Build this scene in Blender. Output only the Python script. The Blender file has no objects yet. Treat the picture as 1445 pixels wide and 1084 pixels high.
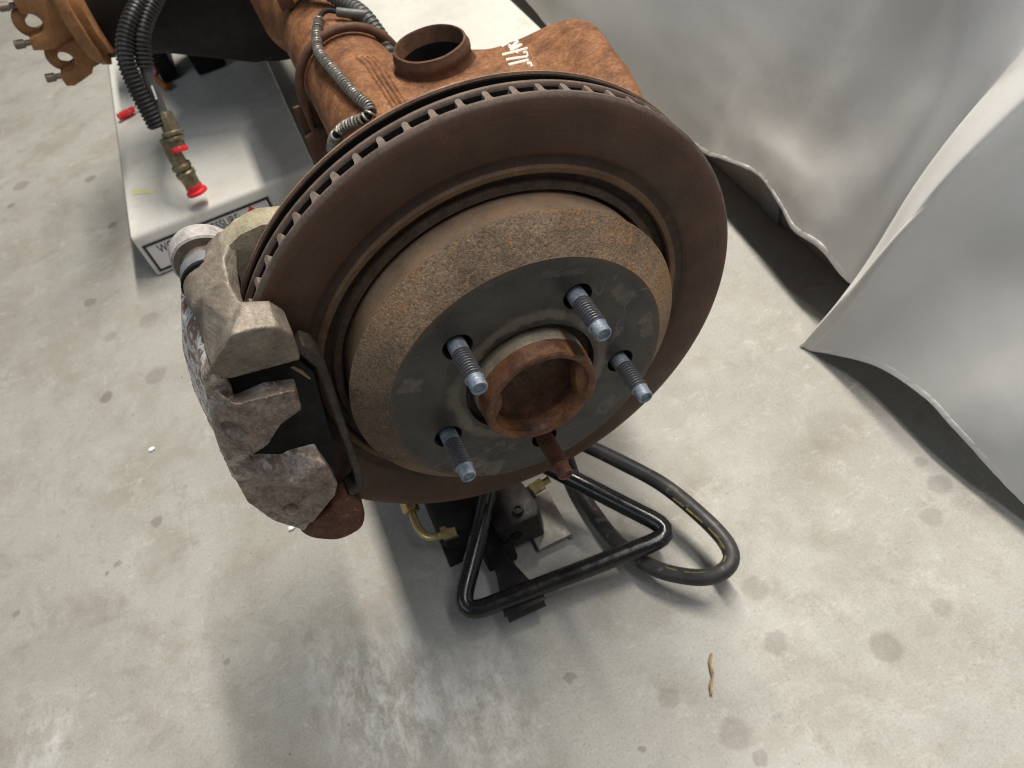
import bpy, bmesh, math, random
from mathutils import Vector, Matrix, noise
from mathutils.bvhtree import BVHTree
random.seed(7)
PI = math.pi
# ---------------------------------------------------------------- camera, world, lamps, exposure
S = 0.17            # one modelling unit = the rotor radius, 0.17 m
FZ = 1.7            # the axle line is 1.7 units above the floor
def W(p): return Vector((p[0]*S, p[1]*S, (p[2]+FZ)*S))
scene = bpy.context.scene
CAM_C = Vector((-0.41537, -2.02430, 2.20847))
CAM_R = Matrix(((0.90581, 0.40668, -0.11882), (-0.38535, 0.67421, -0.63004), (-0.17612, 0.61648, 0.76742)))
cd = bpy.data.cameras.new('camera'); cam = bpy.data.objects.new('camera', cd)
scene.collection.objects.link(cam); scene.camera = cam
cd.sensor_width = 36; cd.lens = 26.892; cd.clip_start = 0.01; cd.clip_end = 200
cam.matrix_world = Matrix.Translation(W(CAM_C)) @ CAM_R.to_4x4()
cd.dof.use_dof = True; cd.dof.focus_distance = 0.44; cd.dof.aperture_fstop = 15.0
world = bpy.data.worlds.new('World'); scene.world = world; world.use_nodes = True
bg = world.node_tree.nodes['Background']
bg.inputs[0].default_value = (0.90, 0.95, 1.0, 1); bg.inputs[1].default_value = 0.09
def area_lamp(name, loc, length, width, power, col, aim=None):
    l = bpy.data.lights.new(name, 'AREA'); l.shape = 'RECTANGLE'
    l.size = width; l.size_y = length; l.energy = power; l.color = col
    o = bpy.data.objects.new(name, l); scene.collection.objects.link(o); o.location = loc
    if aim: o.rotation_euler = (Vector(aim)-Vector(loc)).to_track_quat('-Z', 'Y').to_euler()
    return o
# workshop strip light hung parallel to the axle, then two added fills
area_lamp('strip_and_fill_light', (1.02, 1.15, 3.0), 2.8, 0.16, 186, (1.0, 0.94, 0.83))
area_lamp('cool_fill', (-2.3, -0.5, 2.0), 0.8, 2.2, 14, (0.78, 0.91, 1.0), (0.35, 0.1, 0.1))   # added soft cool fill from the left, brightens the cloth
area_lamp('strip_and_fill_light', (0.75, -1.0, 2.7), 1.4, 0.20, 22, (0.97, 0.97, 1.0))  # added front fill, brightens the cloth panel and the disc face
scene.view_settings.view_transform = 'Standard'; scene.view_settings.look = 'None'
scene.cycles.filter_width = 1.1
scene.view_settings.exposure = -0.06; scene.view_settings.gamma = 1.0

# ---------------------------------------------------------------- helpers
def ray(px, py):
    d = Vector(((px-722.5)/1079.43, -(py-542)/1079.43, -1)); return CAM_R @ d
def at(px, py, axis, val):
    """a measured photo pixel as a point on a plane of the place (units)"""
    d = ray(px, py); a = 'xyz'.index(axis); t = (val-CAM_C[a])/d[a]; return CAM_C + d*t
def cr(pts, n, closed=False):
    pts = [Vector(p) for p in pts]; m = len(pts); out = []
    segs = m if closed else m-1
    for i in range(segs):
        if closed: p0, p1, p2, p3 = pts[(i-1) % m], pts[i], pts[(i+1) % m], pts[(i+2) % m]
        else:
            p1, p2 = pts[i], pts[i+1]
            p0 = pts[i-1] if i else p1*2-p2; p3 = pts[i+2] if i+2 < m else p2*2-p1
        for k in range(n):
            t = k/n
            out.append(0.5*((2*p1)+(p2-p0)*t+(2*p0-5*p1+4*p2-p3)*t*t+(3*p1-p0-3*p2+p3)*t**3))
    if not closed: out.append(pts[-1].copy())
    return out
def resample(path, step):
    out = [path[0].copy()]; acc = 0.0
    for a, b in zip(path, path[1:]):
        L = (b-a).length
        if L < 1e-9: continue
        pos = step-acc
        while pos <= L: out.append(a+(b-a)*(pos/L)); pos += step
        acc = L-(pos-step)
    return out
def fillet(pts, r, n=8, closed=False):
    pts = [Vector(p) for p in pts]; m = len(pts); out = []
    for i, p in enumerate(pts):
        if not closed and i in (0, m-1): out.append(p); continue
        a, b = pts[i-1]-p, pts[(i+1) % m]-p
        k = min(r, a.length*.48, b.length*.48)
        A, Bq = p+a.normalized()*k, p+b.normalized()*k
        for j in range(n+1):
            t = j/n; out.append(A*(1-t)**2+p*2*t*(1-t)+Bq*t*t)
    return out
def frames(path):
    n = len(path); T = []
    for i in range(n):
        t = path[min(i+1, n-1)]-path[max(i-1, 0)]
        T.append(t.normalized() if t.length > 1e-12 else Vector((0, 0, 1)))
    u = T[0].orthogonal().normalized(); out = []
    for i in range(n):
        u = (u-T[i]*u.dot(T[i])); u.normalize(); out.append((u.copy(), T[i].cross(u), T[i]))
    return out
class MB:
    def __init__(s): s.v = []; s.f = []; s.m = []; s.mi = 0
    def add(s, vs, fs):
        o = len(s.v); s.v += [Vector(v) for v in vs]; s.f += [tuple(i+o for i in f) for f in fs]; s.m += [s.mi]*len(fs); return s
    def loft(s, rings, cap=True, closed=True):
        n = len(rings[0]); vs = [v for r in rings for v in r]; fs = []
        for i in range(len(rings)-1):
            for j in range(n if closed else n-1):
                k = (j+1) % n; fs.append((i*n+j, i*n+k, (i+1)*n+k, (i+1)*n+j))
        if cap: fs += [tuple(range(n)), tuple(range((len(rings)-1)*n, len(rings)*n))]
        return s.add(vs, fs)
    def prism(s, poly, d0, d1, plane='xz'):
        if plane == 'xz': g = lambda a, b, d: (a, d, b)
        elif plane == 'xy': g = lambda a, b, d: (a, b, d)
        else: g = lambda a, b, d: (d, a, b)
        return s.loft([[g(a, b, d0) for a, b in poly], [g(a, b, d1) for a, b in poly]])
    def lathe(s, prof, o=(0, 0, 0), axis='y', n=48, a0=0, a1=2*PI):
        full = abs(a1-a0-2*PI) < 1e-6; rings = []
        for k in range(n if full else n+1):
            t = a0+(a1-a0)*k/n; c, q = math.cos(t), math.sin(t)
            if axis == 'y': rings.append([(o[0]+r*c, o[1]+d, o[2]+r*q) for d, r in prof])
            elif axis == 'x': rings.append([(o[0]+d, o[1]+r*c, o[2]+r*q) for d, r in prof])
            else: rings.append([(o[0]+r*c, o[1]+r*q, o[2]+d) for d, r in prof])
        if full: rings.append(rings[0])
        return s.loft(rings, cap=False, closed=False)
    def tube(s, path, r, n=10, cap=True, flat=1.0):
        path = [Vector(p) for p in path]; rings = []
        for i, (p, (u, w, t)) in enumerate(zip(path, frames(path))):
            rr = r(i) if callable(r) else r
            rings.append([p+u*(rr*math.cos(a))+w*(rr*flat*math.sin(a)) for a in (2*PI*k/n for k in range(n))])
        return s.loft(rings, cap=cap)
    def rod(s, a, b, r, n=12): return s.tube([a, b], r, n)
    def stack(s, a, d, prof, n=24):
        """a lathe along direction d from point a; prof = (distance, radius)"""
        a = Vector(a); d = Vector(d).normalized(); u = d.orthogonal().normalized(); w = d.cross(u)
        return s.loft([[a+d*x+u*(max(r, 1e-4)*math.cos(2*PI*k/n))+w*(max(r, 1e-4)*math.sin(2*PI*k/n)) for k in range(n)] for x, r in prof])
    def box(s, c, h, rot=None):
        vs = [Vector((sx*h[0], sy*h[1], sz*h[2])) for sx in (-1, 1) for sy in (-1, 1) for sz in (-1, 1)]
        if rot: vs = [rot @ v for v in vs]
        c = Vector(c)
        return s.add([v+c for v in vs], [(0, 1, 3, 2), (4, 6, 7, 5), (0, 4, 5, 1), (2, 3, 7, 6), (0, 2, 6, 4), (1, 5, 7, 3)])
    def rough(s, amp, scale, seed=0.0):
        for v in s.v:
            v += Vector([noise.noise(v*scale+Vector((seed+q*17.3, q*5.1, 0))) for q in range(3)])*amp
        return s
    def build(s, name, mats, parent=None, bevel=0.0, seg=2, angle=35, sub=0, smooth=True, centre=None):
        bm = bmesh.new(); org = W((0, 0, 0))*0
        if parent is not None: org = origin_of(parent)
        base = org
        if centre is not None: org = W(centre)
        vs = [bm.verts.new(W(v)-org) for v in s.v]
        for f, mi in zip(s.f, s.m):
            q = []
            for i in f:
                if vs[i] not in q: q.append(vs[i])
            if len(q) < 3: continue
            try: fc = bm.faces.new(q); fc.material_index = mi
            except ValueError: pass
        bmesh.ops.remove_doubles(bm, verts=bm.verts, dist=2e-6)
        bmesh.ops.recalc_face_normals(bm, faces=bm.faces)
        if bevel:
            es = [e for e in bm.edges if len(e.link_faces) == 2 and e.calc_face_angle(0) > math.radians(28)]
            bmesh.ops.bevel(bm, geom=es, offset=bevel*S, segments=seg, profile=0.6, affect='EDGES', clamp_overlap=True)
        me = bpy.data.meshes.new(name); bm.to_mesh(me); bm.free()
        if smooth:
            me.polygons.foreach_set('use_smooth', [True]*len(me.polygons)); me.set_sharp_from_angle(angle=math.radians(angle))
        for m in (mats if isinstance(mats, (list, tuple)) else [mats]): me.materials.append(m)
        o = bpy.data.objects.new(name, me); scene.collection.objects.link(o)
        if parent is not None: o.parent = parent
        o.location = org-base
        if sub:
            md = o.modifiers.new('sub', 'SUBSURF'); md.levels = sub; md.render_levels = sub
        return o
def cast(o, voxel, it=4):
    '''fuse the overlapping pieces of one casting into a single soft-edged skin'''
    r = o.modifiers.new('fuse', 'REMESH'); r.mode = 'VOXEL'; r.voxel_size = voxel*S; r.use_smooth_shade = True
    q = o.modifiers.new('soften', 'SMOOTH'); q.factor = 0.5; q.iterations = it
    bpy.context.view_layer.update()
    me = bpy.data.meshes.new_from_object(o.evaluated_get(bpy.context.evaluated_depsgraph_get())); mats = list(o.data.materials)
    o.modifiers.clear(); o.data = me; me.name = o.name
    if not me.materials:
        for m in mats: me.materials.append(m)
    me.polygons.foreach_set('use_smooth', [True]*len(me.polygons)); return o
def origin_of(o):
    p = Vector(o.location)
    while o.parent: o = o.parent; p += Vector(o.location)
    return p
def tag(o, label, cat, group=None):
    o['label'] = label; o['category'] = cat
    if group: o['group'] = group
    return o
def thing(name, loc, label, cat, group=None):
    o = bpy.data.objects.new(name, None); scene.collection.objects.link(o); o.location = W(loc)
    o.empty_display_size = 0.02
    return tag(o, label, cat, group)
def clone(o, loc):
    c = o.copy(); scene.collection.objects.link(c); c.parent = o.parent; c.location = loc; return c

# ---------------------------------------------------------------- materials
class NT:
    def __init__(s, name):
        s.m = bpy.data.materials.new(name); s.m.use_nodes = True; s.t = s.m.node_tree
        s.b = s.t.nodes['Principled BSDF']; s.co = s.n('ShaderNodeTexCoord').outputs['Object']
    def n(s, typ, **k):
        x = s.t.nodes.new(typ)
        for a, b in k.items(): setattr(x, a, b)
        return x
    def link(s, a, b): s.t.links.new(a, b)
    def put(s, sock, v):
        if hasattr(v, 'is_output'): s.link(v, sock)
        else: sock.default_value = v
    def noise(s, scale, detail=6, rough=0.6, vec=None, stretch=None, dist=0):
        x = s.n('ShaderNodeTexNoise'); x.inputs['Scale'].default_value = scale; x.inputs['Detail'].default_value = detail
        x.inputs['Roughness'].default_value = rough; x.inputs['Distortion'].default_value = dist
        v = vec or s.co
        if stretch:
            mp = s.n('ShaderNodeMapping'); mp.inputs['Scale'].default_value = stretch; s.link(v, mp.inputs[0]); v = mp.outputs[0]
        s.link(v, x.inputs['Vector']); return x.outputs['Fac']
    def voro(s, scale, feature='F1'):
        x = s.n('ShaderNodeTexVoronoi', feature=feature); x.inputs['Scale'].default_value = scale
        s.link(s.co, x.inputs['Vector']); return x.outputs['Distance']
    def ramp(s, fac, stops):
        x = s.n('ShaderNodeValToRGB'); e = x.color_ramp.elements
        while len(e) < len(stops): e.new(0.5)
        for k, (p, c) in zip(e, stops):
            k.position = p; k.color = (*c, 1) if isinstance(c, tuple) else (c, c, c, 1)
        s.put(x.inputs[0], fac); return x.outputs[0]
    def mix(s, f, a, b, mode='MIX'):
        x = s.n('ShaderNodeMix', data_type='RGBA', blend_type=mode)
        s.put(x.inputs[0], f)
        for i, v in ((6, a), (7, b)):
            if isinstance(v, tuple): x.inputs[i].default_value = (*v, 1)
            else: s.put(x.inputs[i], v)
        return x.outputs[2]
    def math(s, op, a, b=0.0, c=None):
        x = s.n('ShaderNodeMath', operation=op); s.put(x.inputs[0], a); s.put(x.inputs[1], b)
        if c is not None: s.put(x.inputs[2], c)
        return x.outputs[0]
    def smooth(s, v, a, b):
        x = s.n('ShaderNodeMapRange', interpolation_type='SMOOTHSTEP'); s.put(x.inputs[0], v)
        x.inputs[1].default_value = a; x.inputs[2].default_value = b; return x.outputs[0]
    def xyz(s):
        x = s.n('ShaderNodeSeparateXYZ'); s.link(s.co, x.inputs[0]); return x.outputs
    def bump(s, h, strength, dist=0.001):
        x = s.n('ShaderNodeBump'); x.inputs['Strength'].default_value = strength; x.inputs['Distance'].default_value = dist
        s.link(h, x.inputs['Height']); s.link(x.outputs[0], s.b.inputs['Normal'])
    def done(s, col, rough=0.6, metal=0.0, spec=0.5, coat=0):
        if isinstance(col, tuple): s.b.inputs['Base Color'].default_value = (*col, 1)
        else: s.link(col, s.b.inputs['Base Color'])
        s.put(s.b.inputs['Roughness'], rough); s.put(s.b.inputs['Metallic'], metal)
        s.b.inputs['Specular IOR Level'].default_value = spec; s.b.inputs['Coat Weight'].default_value = coat
        return s.m
def mottled(name, stops, scale, fine=(0.55, 1.45), fscale=500, rough=(0.5, 0.8), metal=0.0, bump=0.3, bscale=700, bdist=0.0006, spec=0.4, spots=None, flake=None, patch=None):
    t = NT(name)
    a = t.noise(scale, 8, 0.68)
    c = t.ramp(a, stops)
    if patch:
        sc, lo, hi, colr = patch
        c = t.mix(t.math('MULTIPLY', t.ramp(t.noise(sc, 8, 0.8), [(lo, 0.0), (hi, 0.85)]), t.ramp(t.noise(sc*9, 5, .8), [(0.40, 0.25), (0.58, 1.0)])), c, colr)
    f = t.noise(fscale, 4, 0.7)
    c = t.mix(1.0, c, t.ramp(f, [(0.25, fine[0]), (0.75, fine[1])]), 'MULTIPLY')
    if spots:
        sc, lo, hi, colr = spots
        c = t.mix(t.ramp(t.noise(sc, 6, 0.75), [(lo, 0.0), (hi, 1.0)]), c, colr)
    if flake:
        sc, lo, hi, colr = flake
        c = t.mix(t.ramp(t.noise(sc, 5, 0.8, dist=0.8), [(lo, 0.0), (hi, 1.0)]), c, colr)
    r = t.ramp(t.noise(scale*2.3, 4), [(0.3, rough[0]), (0.7, rough[1])])
    if bump: t.bump(t.noise(bscale, 5, 0.7), bump, bdist)
    return t.done(c, r, metal, spec)
def plain(name, col, rough=0.5, metal=0.0, var=0.25, scale=120, bump=0.0, spec=0.5):
    t = NT(name); c = t.mix(1.0, col, t.ramp(t.noise(scale, 6), [(0.3, 1-var), (0.7, 1+var)]), 'MULTIPLY')
    if bump: t.bump(t.noise(scale*4, 5), bump, 0.0005)
    return t.done(c, t.ramp(t.noise(scale*1.7, 4), [(0.3, max(0.05, rough-.08)), (0.7, rough+.08)]), metal, spec=spec)

M = {}
# rusty axle tube and spring bracket
M['rust'] = mottled('orange_rust', [(0.27, (0.070, 0.030, 0.017)), (0.40, (0.145, 0.061, 0.029)), (0.53, (0.225, 0.096, 0.041)), (0.66, (0.275, 0.132, 0.062)), (0.80, (0.36, 0.22, 0.125))], 52, (0.40, 1.55), 330, (0.55, 0.85), 0.0, 0.5, 520, 0.0008, 0.3, spots=(160, 0.56, 0.70, (0.10, 0.045, 0.028)), flake=(95, 0.64, 0.74, (0.42, 0.22, 0.10)))
M['rust_brown'] = mottled('brown_rust', [(0.3, (0.055, 0.026, 0.016)), (0.6, (0.12, 0.055, 0.03)), (0.8, (0.19, 0.085, 0.04))], 60, (0.7, 1.3), 500, (0.55, 0.85), 0, 0.3, 600)
M['rust_deep'] = mottled('deep_red_rust', [(0.30, (0.04, 0.018, 0.011)), (0.46, (0.10, 0.040, 0.019)), (0.62, (0.185, 0.078, 0.031)), (0.78, (0.33, 0.175, 0.07))], 62, (0.6, 1.4), 500, (0.4, 0.75), 0, 0.4, 500)
M['bore'] = mottled('dark_rust_bore', [(0.3, (0.030, 0.012, 0.008)), (0.55, (0.075, 0.028, 0.014)), (0.75, (0.14, 0.060, 0.026))], 90, (0.6, 1.4), 400, (0.45, 0.8), 0, 0.5, 350)
# rotor
def friction():
    t = NT('swept_rotor_face'); x, y, z = t.xyz()
    r = t.math('SQRT', t.math('ADD', t.math('MULTIPLY', x, x), t.math('MULTIPLY', z, z)))
    cv = t.n('ShaderNodeCombineXYZ'); t.link(t.math('MULTIPLY', r, 1.0), cv.inputs[0]); 
    rings = t.noise(900, 3, 0.6, vec=cv.outputs[0])
    c = t.ramp(t.noise(22, 7, 0.6), [(0.3, (0.055, 0.027, 0.017)), (0.55, (0.082, 0.040, 0.025)), (0.75, (0.115, 0.056, 0.034))])
    c = t.mix(1.0, c, t.ramp(rings, [(0.3, 0.76), (0.7, 1.22)]), 'MULTIPLY')
    edge = t.math('ADD', r, t.math('MULTIPLY', t.math('SUBTRACT', t.noise(60, 6, .7), .5), .012))
    c = t.mix(t.math('MULTIPLY', t.smooth(edge, .160, .170), .55), c, (0.15, 0.085, 0.055))
    c = t.mix(t.ramp(t.noise(34, 7, .75), [(0.60, 0.0), (0.74, 0.55)]), c, (0.14, 0.066, 0.034))
    c = t.mix(1.0, c, t.ramp(t.noise(650, 4, 0.7), [(0.3, 0.75), (0.7, 1.25)]), 'MULTIPLY')
    c = t.mix(t.ramp(t.noise(210, 5, 0.8), [(0.66, 0.0), (0.78, 0.8)]), c, (0.20, 0.11, 0.06))
    t.bump(rings, 0.06, 0.0003)
    return t.done(c, t.ramp(t.noise(60, 4), [(0.3, 0.5), (0.7, 0.68)]), 0.0, 0.45)
M['friction'] = friction()
M['ledge'] = mottled('ochre_rust_ledge', [(0.3, (0.095, 0.055, 0.032)), (0.6, (0.16, 0.092, 0.05)), (0.8, (0.25, 0.13, 0.05))], 45, (0.7, 1.3), 600, (0.55, 0.8), 0, 0.2, 700, spots=(60, 0.68, 0.76, (0.36, 0.17, 0.035)))
M['recess'] = mottled('dark_recess', [(0.3, (0.040, 0.024, 0.018)), (0.7, (0.075, 0.044, 0.031))], 45, (0.7, 1.3), 600, (0.55, 0.8), 0, 0.2, 700)
M['groove_brown'] = mottled('brown_casting', [(0.3, (0.042, 0.029, 0.021)), (0.7, (0.105, 0.070, 0.048))], 90, (0.6, 1.5), 500, (0.6, 0.9), 0, 0.5, 420)
M['groove'] = mottled('black_casting', [(0.3, (0.018, 0.014, 0.012)), (0.7, (0.055, 0.038, 0.028))], 130, (0.6, 1.5), 500, (0.6, 0.9), 0, 0.6, 420, spots=(240, 0.64, 0.74, (0.12, 0.08, 0.055)))
M['hat_side'] = mottled('smooth_hat_band', [(0.3, (0.12, 0.082, 0.056)), (0.52, (0.205, 0.142, 0.098)), (0.75, (0.30, 0.19, 0.105))], 26, (0.75, 1.25), 700, (0.45, 0.7), 0.0, 0.15, 700, flake=(120, 0.66, 0.75, (0.42, 0.38, 0.33)))
M['hat_cone'] = mottled('granular_hat_rust', [(0.30, (0.075, 0.053, 0.038)), (0.44, (0.15, 0.107, 0.074)), (0.56, (0.235, 0.165, 0.108)), (0.68, (0.27, 0.155, 0.072)), (0.80, (0.31, 0.26, 0.20))], 15, (0.30, 1.75), 640, (0.55, 0.85), 0, 1.0, 560, 0.0016, 0.35, spots=(230, 0.58, 0.68, (0.40, 0.20, 0.065)), patch=(11, 0.50, 0.66, (0.30, 0.155, 0.062)), flake=(420, 0.63, 0.72, (0.40, 0.37, 0.32)))
def hat_face():
    t = NT('dark_hat_face'); x, y, z = t.xyz()
    c = t.ramp(t.noise(28, 8, 0.65, dist=0.6), [(0.3, (0.024, 0.0225, 0.021)), (0.55, (0.040, 0.037, 0.034)), (0.78, (0.075, 0.066, 0.056))])
    c = t.mix(1.0, c, t.ramp(t.noise(600, 4), [(0.3, 0.8), (0.7, 1.2)]), 'MULTIPLY')
    r = t.math('DIVIDE', t.math('SQRT', t.math('ADD', t.math('MULTIPLY', x, x), t.math('MULTIPLY', z, z))), S)
    rn = t.math('ADD', r, t.math('MULTIPLY', t.math('SUBTRACT', t.noise(45, 6, 0.7), 0.5), 0.10))
    # worn ring round the pilot and rust creeping in from the rim
    ringm = t.math('MULTIPLY', t.smooth(rn, 0.27, 0.29), t.math('SUBTRACT', 1.0, t.smooth(rn, 0.31, 0.335)))
    c = t.mix(t.math('MULTIPLY', ringm, 0.75), c, (0.17, 0.145, 0.115))
    c = t.mix(t.math('MULTIPLY', t.smooth(rn, 0.515, 0.56), 0.75), c, (0.09, 0.052, 0.032))
    # lighter witness patches left by the wheel between the studs, and curved scratches
    for deg, r0, r1, half, k in ((151, .43, .52, .035, .5), (29, .43, .50, .06, .42), (2, .46, .52, .07, .5), (-52, .42, .50, .06, .3), (-128, .45, .53, .12, .45), (66, .47, .50, .09, .35), (40, .475, .51, .012, .5)):
        a = math.radians(deg); dx, dz = math.cos(a), math.sin(a)
        u = t.math('DIVIDE', t.math('ADD', t.math('MULTIPLY', x, dx), t.math('MULTIPLY', z, dz)), S)
        w = t.math('ABSOLUTE', t.math('DIVIDE', t.math('SUBTRACT', t.math('MULTIPLY', x, dz), t.math('MULTIPLY', z, dx)), S))
        u = t.math('ADD', u, t.math('MULTIPLY', t.math('SUBTRACT', t.noise(90, 6, .75), 0.5), 0.11))
        mk = t.math('MULTIPLY', t.smooth(u, r0, r0+.006), t.math('SUBTRACT', 1.0, t.smooth(u, r1-.006, r1)))
        mk = t.math('MULTIPLY', mk, t.math('SUBTRACT', 1.0, t.smooth(t.math('ADD', w, t.math('MULTIPLY', t.math('SUBTRACT', t.noise(70, 6, .75), 0.5), 0.09)), half-.012, half)))
        mk = t.math('MULTIPLY', mk, t.ramp(t.noise(160, 5), [(0.35, 0.3), (0.6, 1.0)]))
        c = t.mix(t.math('MULTIPLY', mk, k), c, (0.20, 0.17, 0.14))
    vein = t.math('ABSOLUTE', t.math('SUBTRACT', t.noise(14, 3, 0.5, dist=1.2), 0.5))
    vm = t.math('MULTIPLY', t.math('SUBTRACT', 1.0, t.smooth(vein, 0.002, 0.012)), t.ramp(t.noise(9, 2), [(0.52, 0.0), (0.6, 0.5)]))
    c = t.mix(vm, c, (0.17, 0.17, 0.17))
    c = t.mix(t.ramp(t.noise(110, 5, 0.8), [(0.62, 0.0), (0.74, 0.7)]), c, (0.12, 0.052, 0.03))
    c = t.mix(t.ramp(t.noise(520, 3, 0.8), [(0.73, 0.0), (0.77, 0.9)]), c, (0.4, 0.4, 0.4))
    sc = t.noise(240, 4, .7, stretch=(.25, 1, 2.2))
    c = t.mix(t.ramp(sc, [(0.62, 0.0), (0.68, .35)]), c, (0.15, 0.135, 0.12))
    c = t.mix(t.ramp(t.noise(26, 8, .8), [(0.54, 0.0), (0.70, .55)]), c, (0.105, 0.082, 0.062))
    t.bump(t.noise(260, 5), 0.12, 0.0005)
    return t.done(c, t.ramp(t.noise(50, 5), [(0.3, 0.34), (0.7, 0.62)]), 0.0, 0.5)
M['hat_face'] = hat_face()
M['lug_rust'] = mottled('red_brown_lug_rust', [(0.3, (0.05, 0.021, 0.014)), (0.55, (0.105, 0.042, 0.025)), (0.75, (0.17, 0.072, 0.038))], 60, (0.5, 1.5), 420, (0.5, 0.75), 0.1, 0.5, 420, spots=(170, 0.58, 0.68, (0.36, 0.17, 0.05)))
M['rim'] = mottled('grey_brown_rim', [(0.3, (0.085, 0.060, 0.048)), (0.6, (0.145, 0.104, 0.084)), (0.8, (0.21, 0.14, 0.10))], 70, (0.7, 1.3), 600, (0.5, 0.75), 0.1, 0.2, 700)
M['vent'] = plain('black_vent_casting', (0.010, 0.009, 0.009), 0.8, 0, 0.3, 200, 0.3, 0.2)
M['vane'] = mottled('grey_cast_vane', [(0.3, (0.115, 0.088, 0.074)), (0.7, (0.20, 0.155, 0.132))], 150, (0.7, 1.3), 700, (0.6, 0.85), 0, 0.3, 700)
M['shield'] = mottled('dust_shield', [(0.3, (0.010, 0.009, 0.008)), (0.7, (0.022, 0.018, 0.015))], 60, (0.7, 1.3), 500, (0.6, 0.8), 0, 0.2, 600)  # face blackened: the shade of the gap behind the disc, put into its colour
M['shield_edge'] = mottled('dust_shield_edge', [(0.3, (0.14, 0.085, 0.06)), (0.7, (0.27, 0.17, 0.12))], 70, (0.7, 1.3), 500, (0.5, 0.8), 0, 0.2, 600)
M['zinc'] = mottled('blue_zinc', [(0.3, (0.12, 0.16, 0.225)), (0.55, (0.25, 0.285, 0.335)), (0.8, (0.40, 0.42, 0.44))], 170, (0.6, 1.4), 700, (0.45, 0.7), 0.35, 0.15, 900, 0.0003)
M['thread'] = mottled('worn_zinc_thread', [(0.3, (0.15, 0.165, 0.20)), (0.7, (0.34, 0.36, 0.40))], 160, (0.7, 1.3), 900, (0.3, 0.5), 0.75, 0.1, 900, 0.0003)
M['thread_root_shade'] = plain('shaded_thread_root', (0.085, 0.085, 0.095), 0.5, 0.3, 0.3, 300)  # darker colour paints the shade inside the thread grooves
M['stud_rust'] = mottled('rusty_stud', [(0.3, (0.06, 0.022, 0.014)), (0.6, (0.16, 0.06, 0.035)), (0.8, (0.28, 0.13, 0.08))], 160, (0.6, 1.4), 800, (0.5, 0.8), 0.1, 0.5, 700)
M['ring_side'] = mottled('pilot_ring_side', [(0.3, (0.15, 0.125, 0.092)), (0.6, (0.28, 0.235, 0.175)), (0.8, (0.30, 0.16, 0.06))], 60, (0.7, 1.3), 600, (0.4, 0.65), 0.1, 0.2, 700)
# caliper
M['bracket'] = mottled('weathered_bracket', [(0.28, (0.155, 0.13, 0.105)), (0.5, (0.235, 0.20, 0.165)), (0.75, (0.33, 0.29, 0.245))], 48, (0.78, 1.22), 500, (0.5, 0.75), 0.15, 0.35, 420, 0.0006, 0.4, flake=(150, 0.68, 0.76, (0.42, 0.39, 0.35)))
def bracket_mat():
    t = NT('machined_weathered_bracket')
    c = t.ramp(t.noise(48, 8, .65, dist=.3), [(0.28, (0.13, 0.105, 0.082)), (0.5, (0.225, 0.19, 0.155)), (0.75, (0.33, 0.29, 0.245))])
    ln = t.noise(150, 5, .7, stretch=(.35, .35, 4.0), dist=.3)
    c = t.mix(1.0, c, t.ramp(ln, [(0.3, .74), (0.7, 1.22)]), 'MULTIPLY')
    c = t.mix(1.0, c, t.ramp(t.noise(520, 4, .7), [(0.25, .75), (0.75, 1.25)]), 'MULTIPLY')
    c = t.mix(t.ramp(t.noise(95, 6, .8), [(0.58, 0.0), (0.68, .6)]), c, (0.11, 0.072, 0.05))
    c = t.mix(t.ramp(t.noise(150, 5, .8), [(0.64, 0.0), (0.72, .8)]), c, (0.45, 0.42, 0.38))
    t.bump(t.math('ADD', ln, t.noise(420, 5, .7)), .4, .0009)
    return t.done(c, t.ramp(t.noise(90, 4), [(0.3, .4), (0.7, .66)]), .35, .5)
M['bracket'] = bracket_mat()
M['bracket_gold'] = mottled('pale_plated_bracket', [(0.28, (0.23, 0.195, 0.125)), (0.5, (0.35, 0.31, 0.215)), (0.75, (0.46, 0.425, 0.32))], 60, (0.7, 1.3), 420, (0.5, 0.75), 0.15, 0.5, 380, 0.0008)
M['caliper'] = mottled('oxidised_caliper', [(0.25, (0.075, 0.052, 0.044)), (0.5, (0.175, 0.135, 0.115)), (0.75, (0.27, 0.225, 0.195))], 60, (0.6, 1.4), 380, (0.45, 0.75), 0.2, 0.6, 330, 0.0010, 0.45, spots=(130, 0.60, 0.72, (0.05, 0.033, 0.028)), flake=(200, 0.60, 0.68, (0.42, 0.39, 0.37)))
M['flaking'] = mottled('white_flaking_caliper', [(0.25, (0.10, 0.065, 0.052)), (0.5, (0.24, 0.165, 0.135)), (0.75, (0.36, 0.27, 0.23))], 60, (0.6, 1.4), 380, (0.45, 0.75), 0.15, 0.7, 300, 0.0012, 0.45, spots=(150, 0.62, 0.70, (0.05, 0.035, 0.03)), flake=(105, 0.52, 0.57, (0.74, 0.73, 0.73)))
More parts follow.
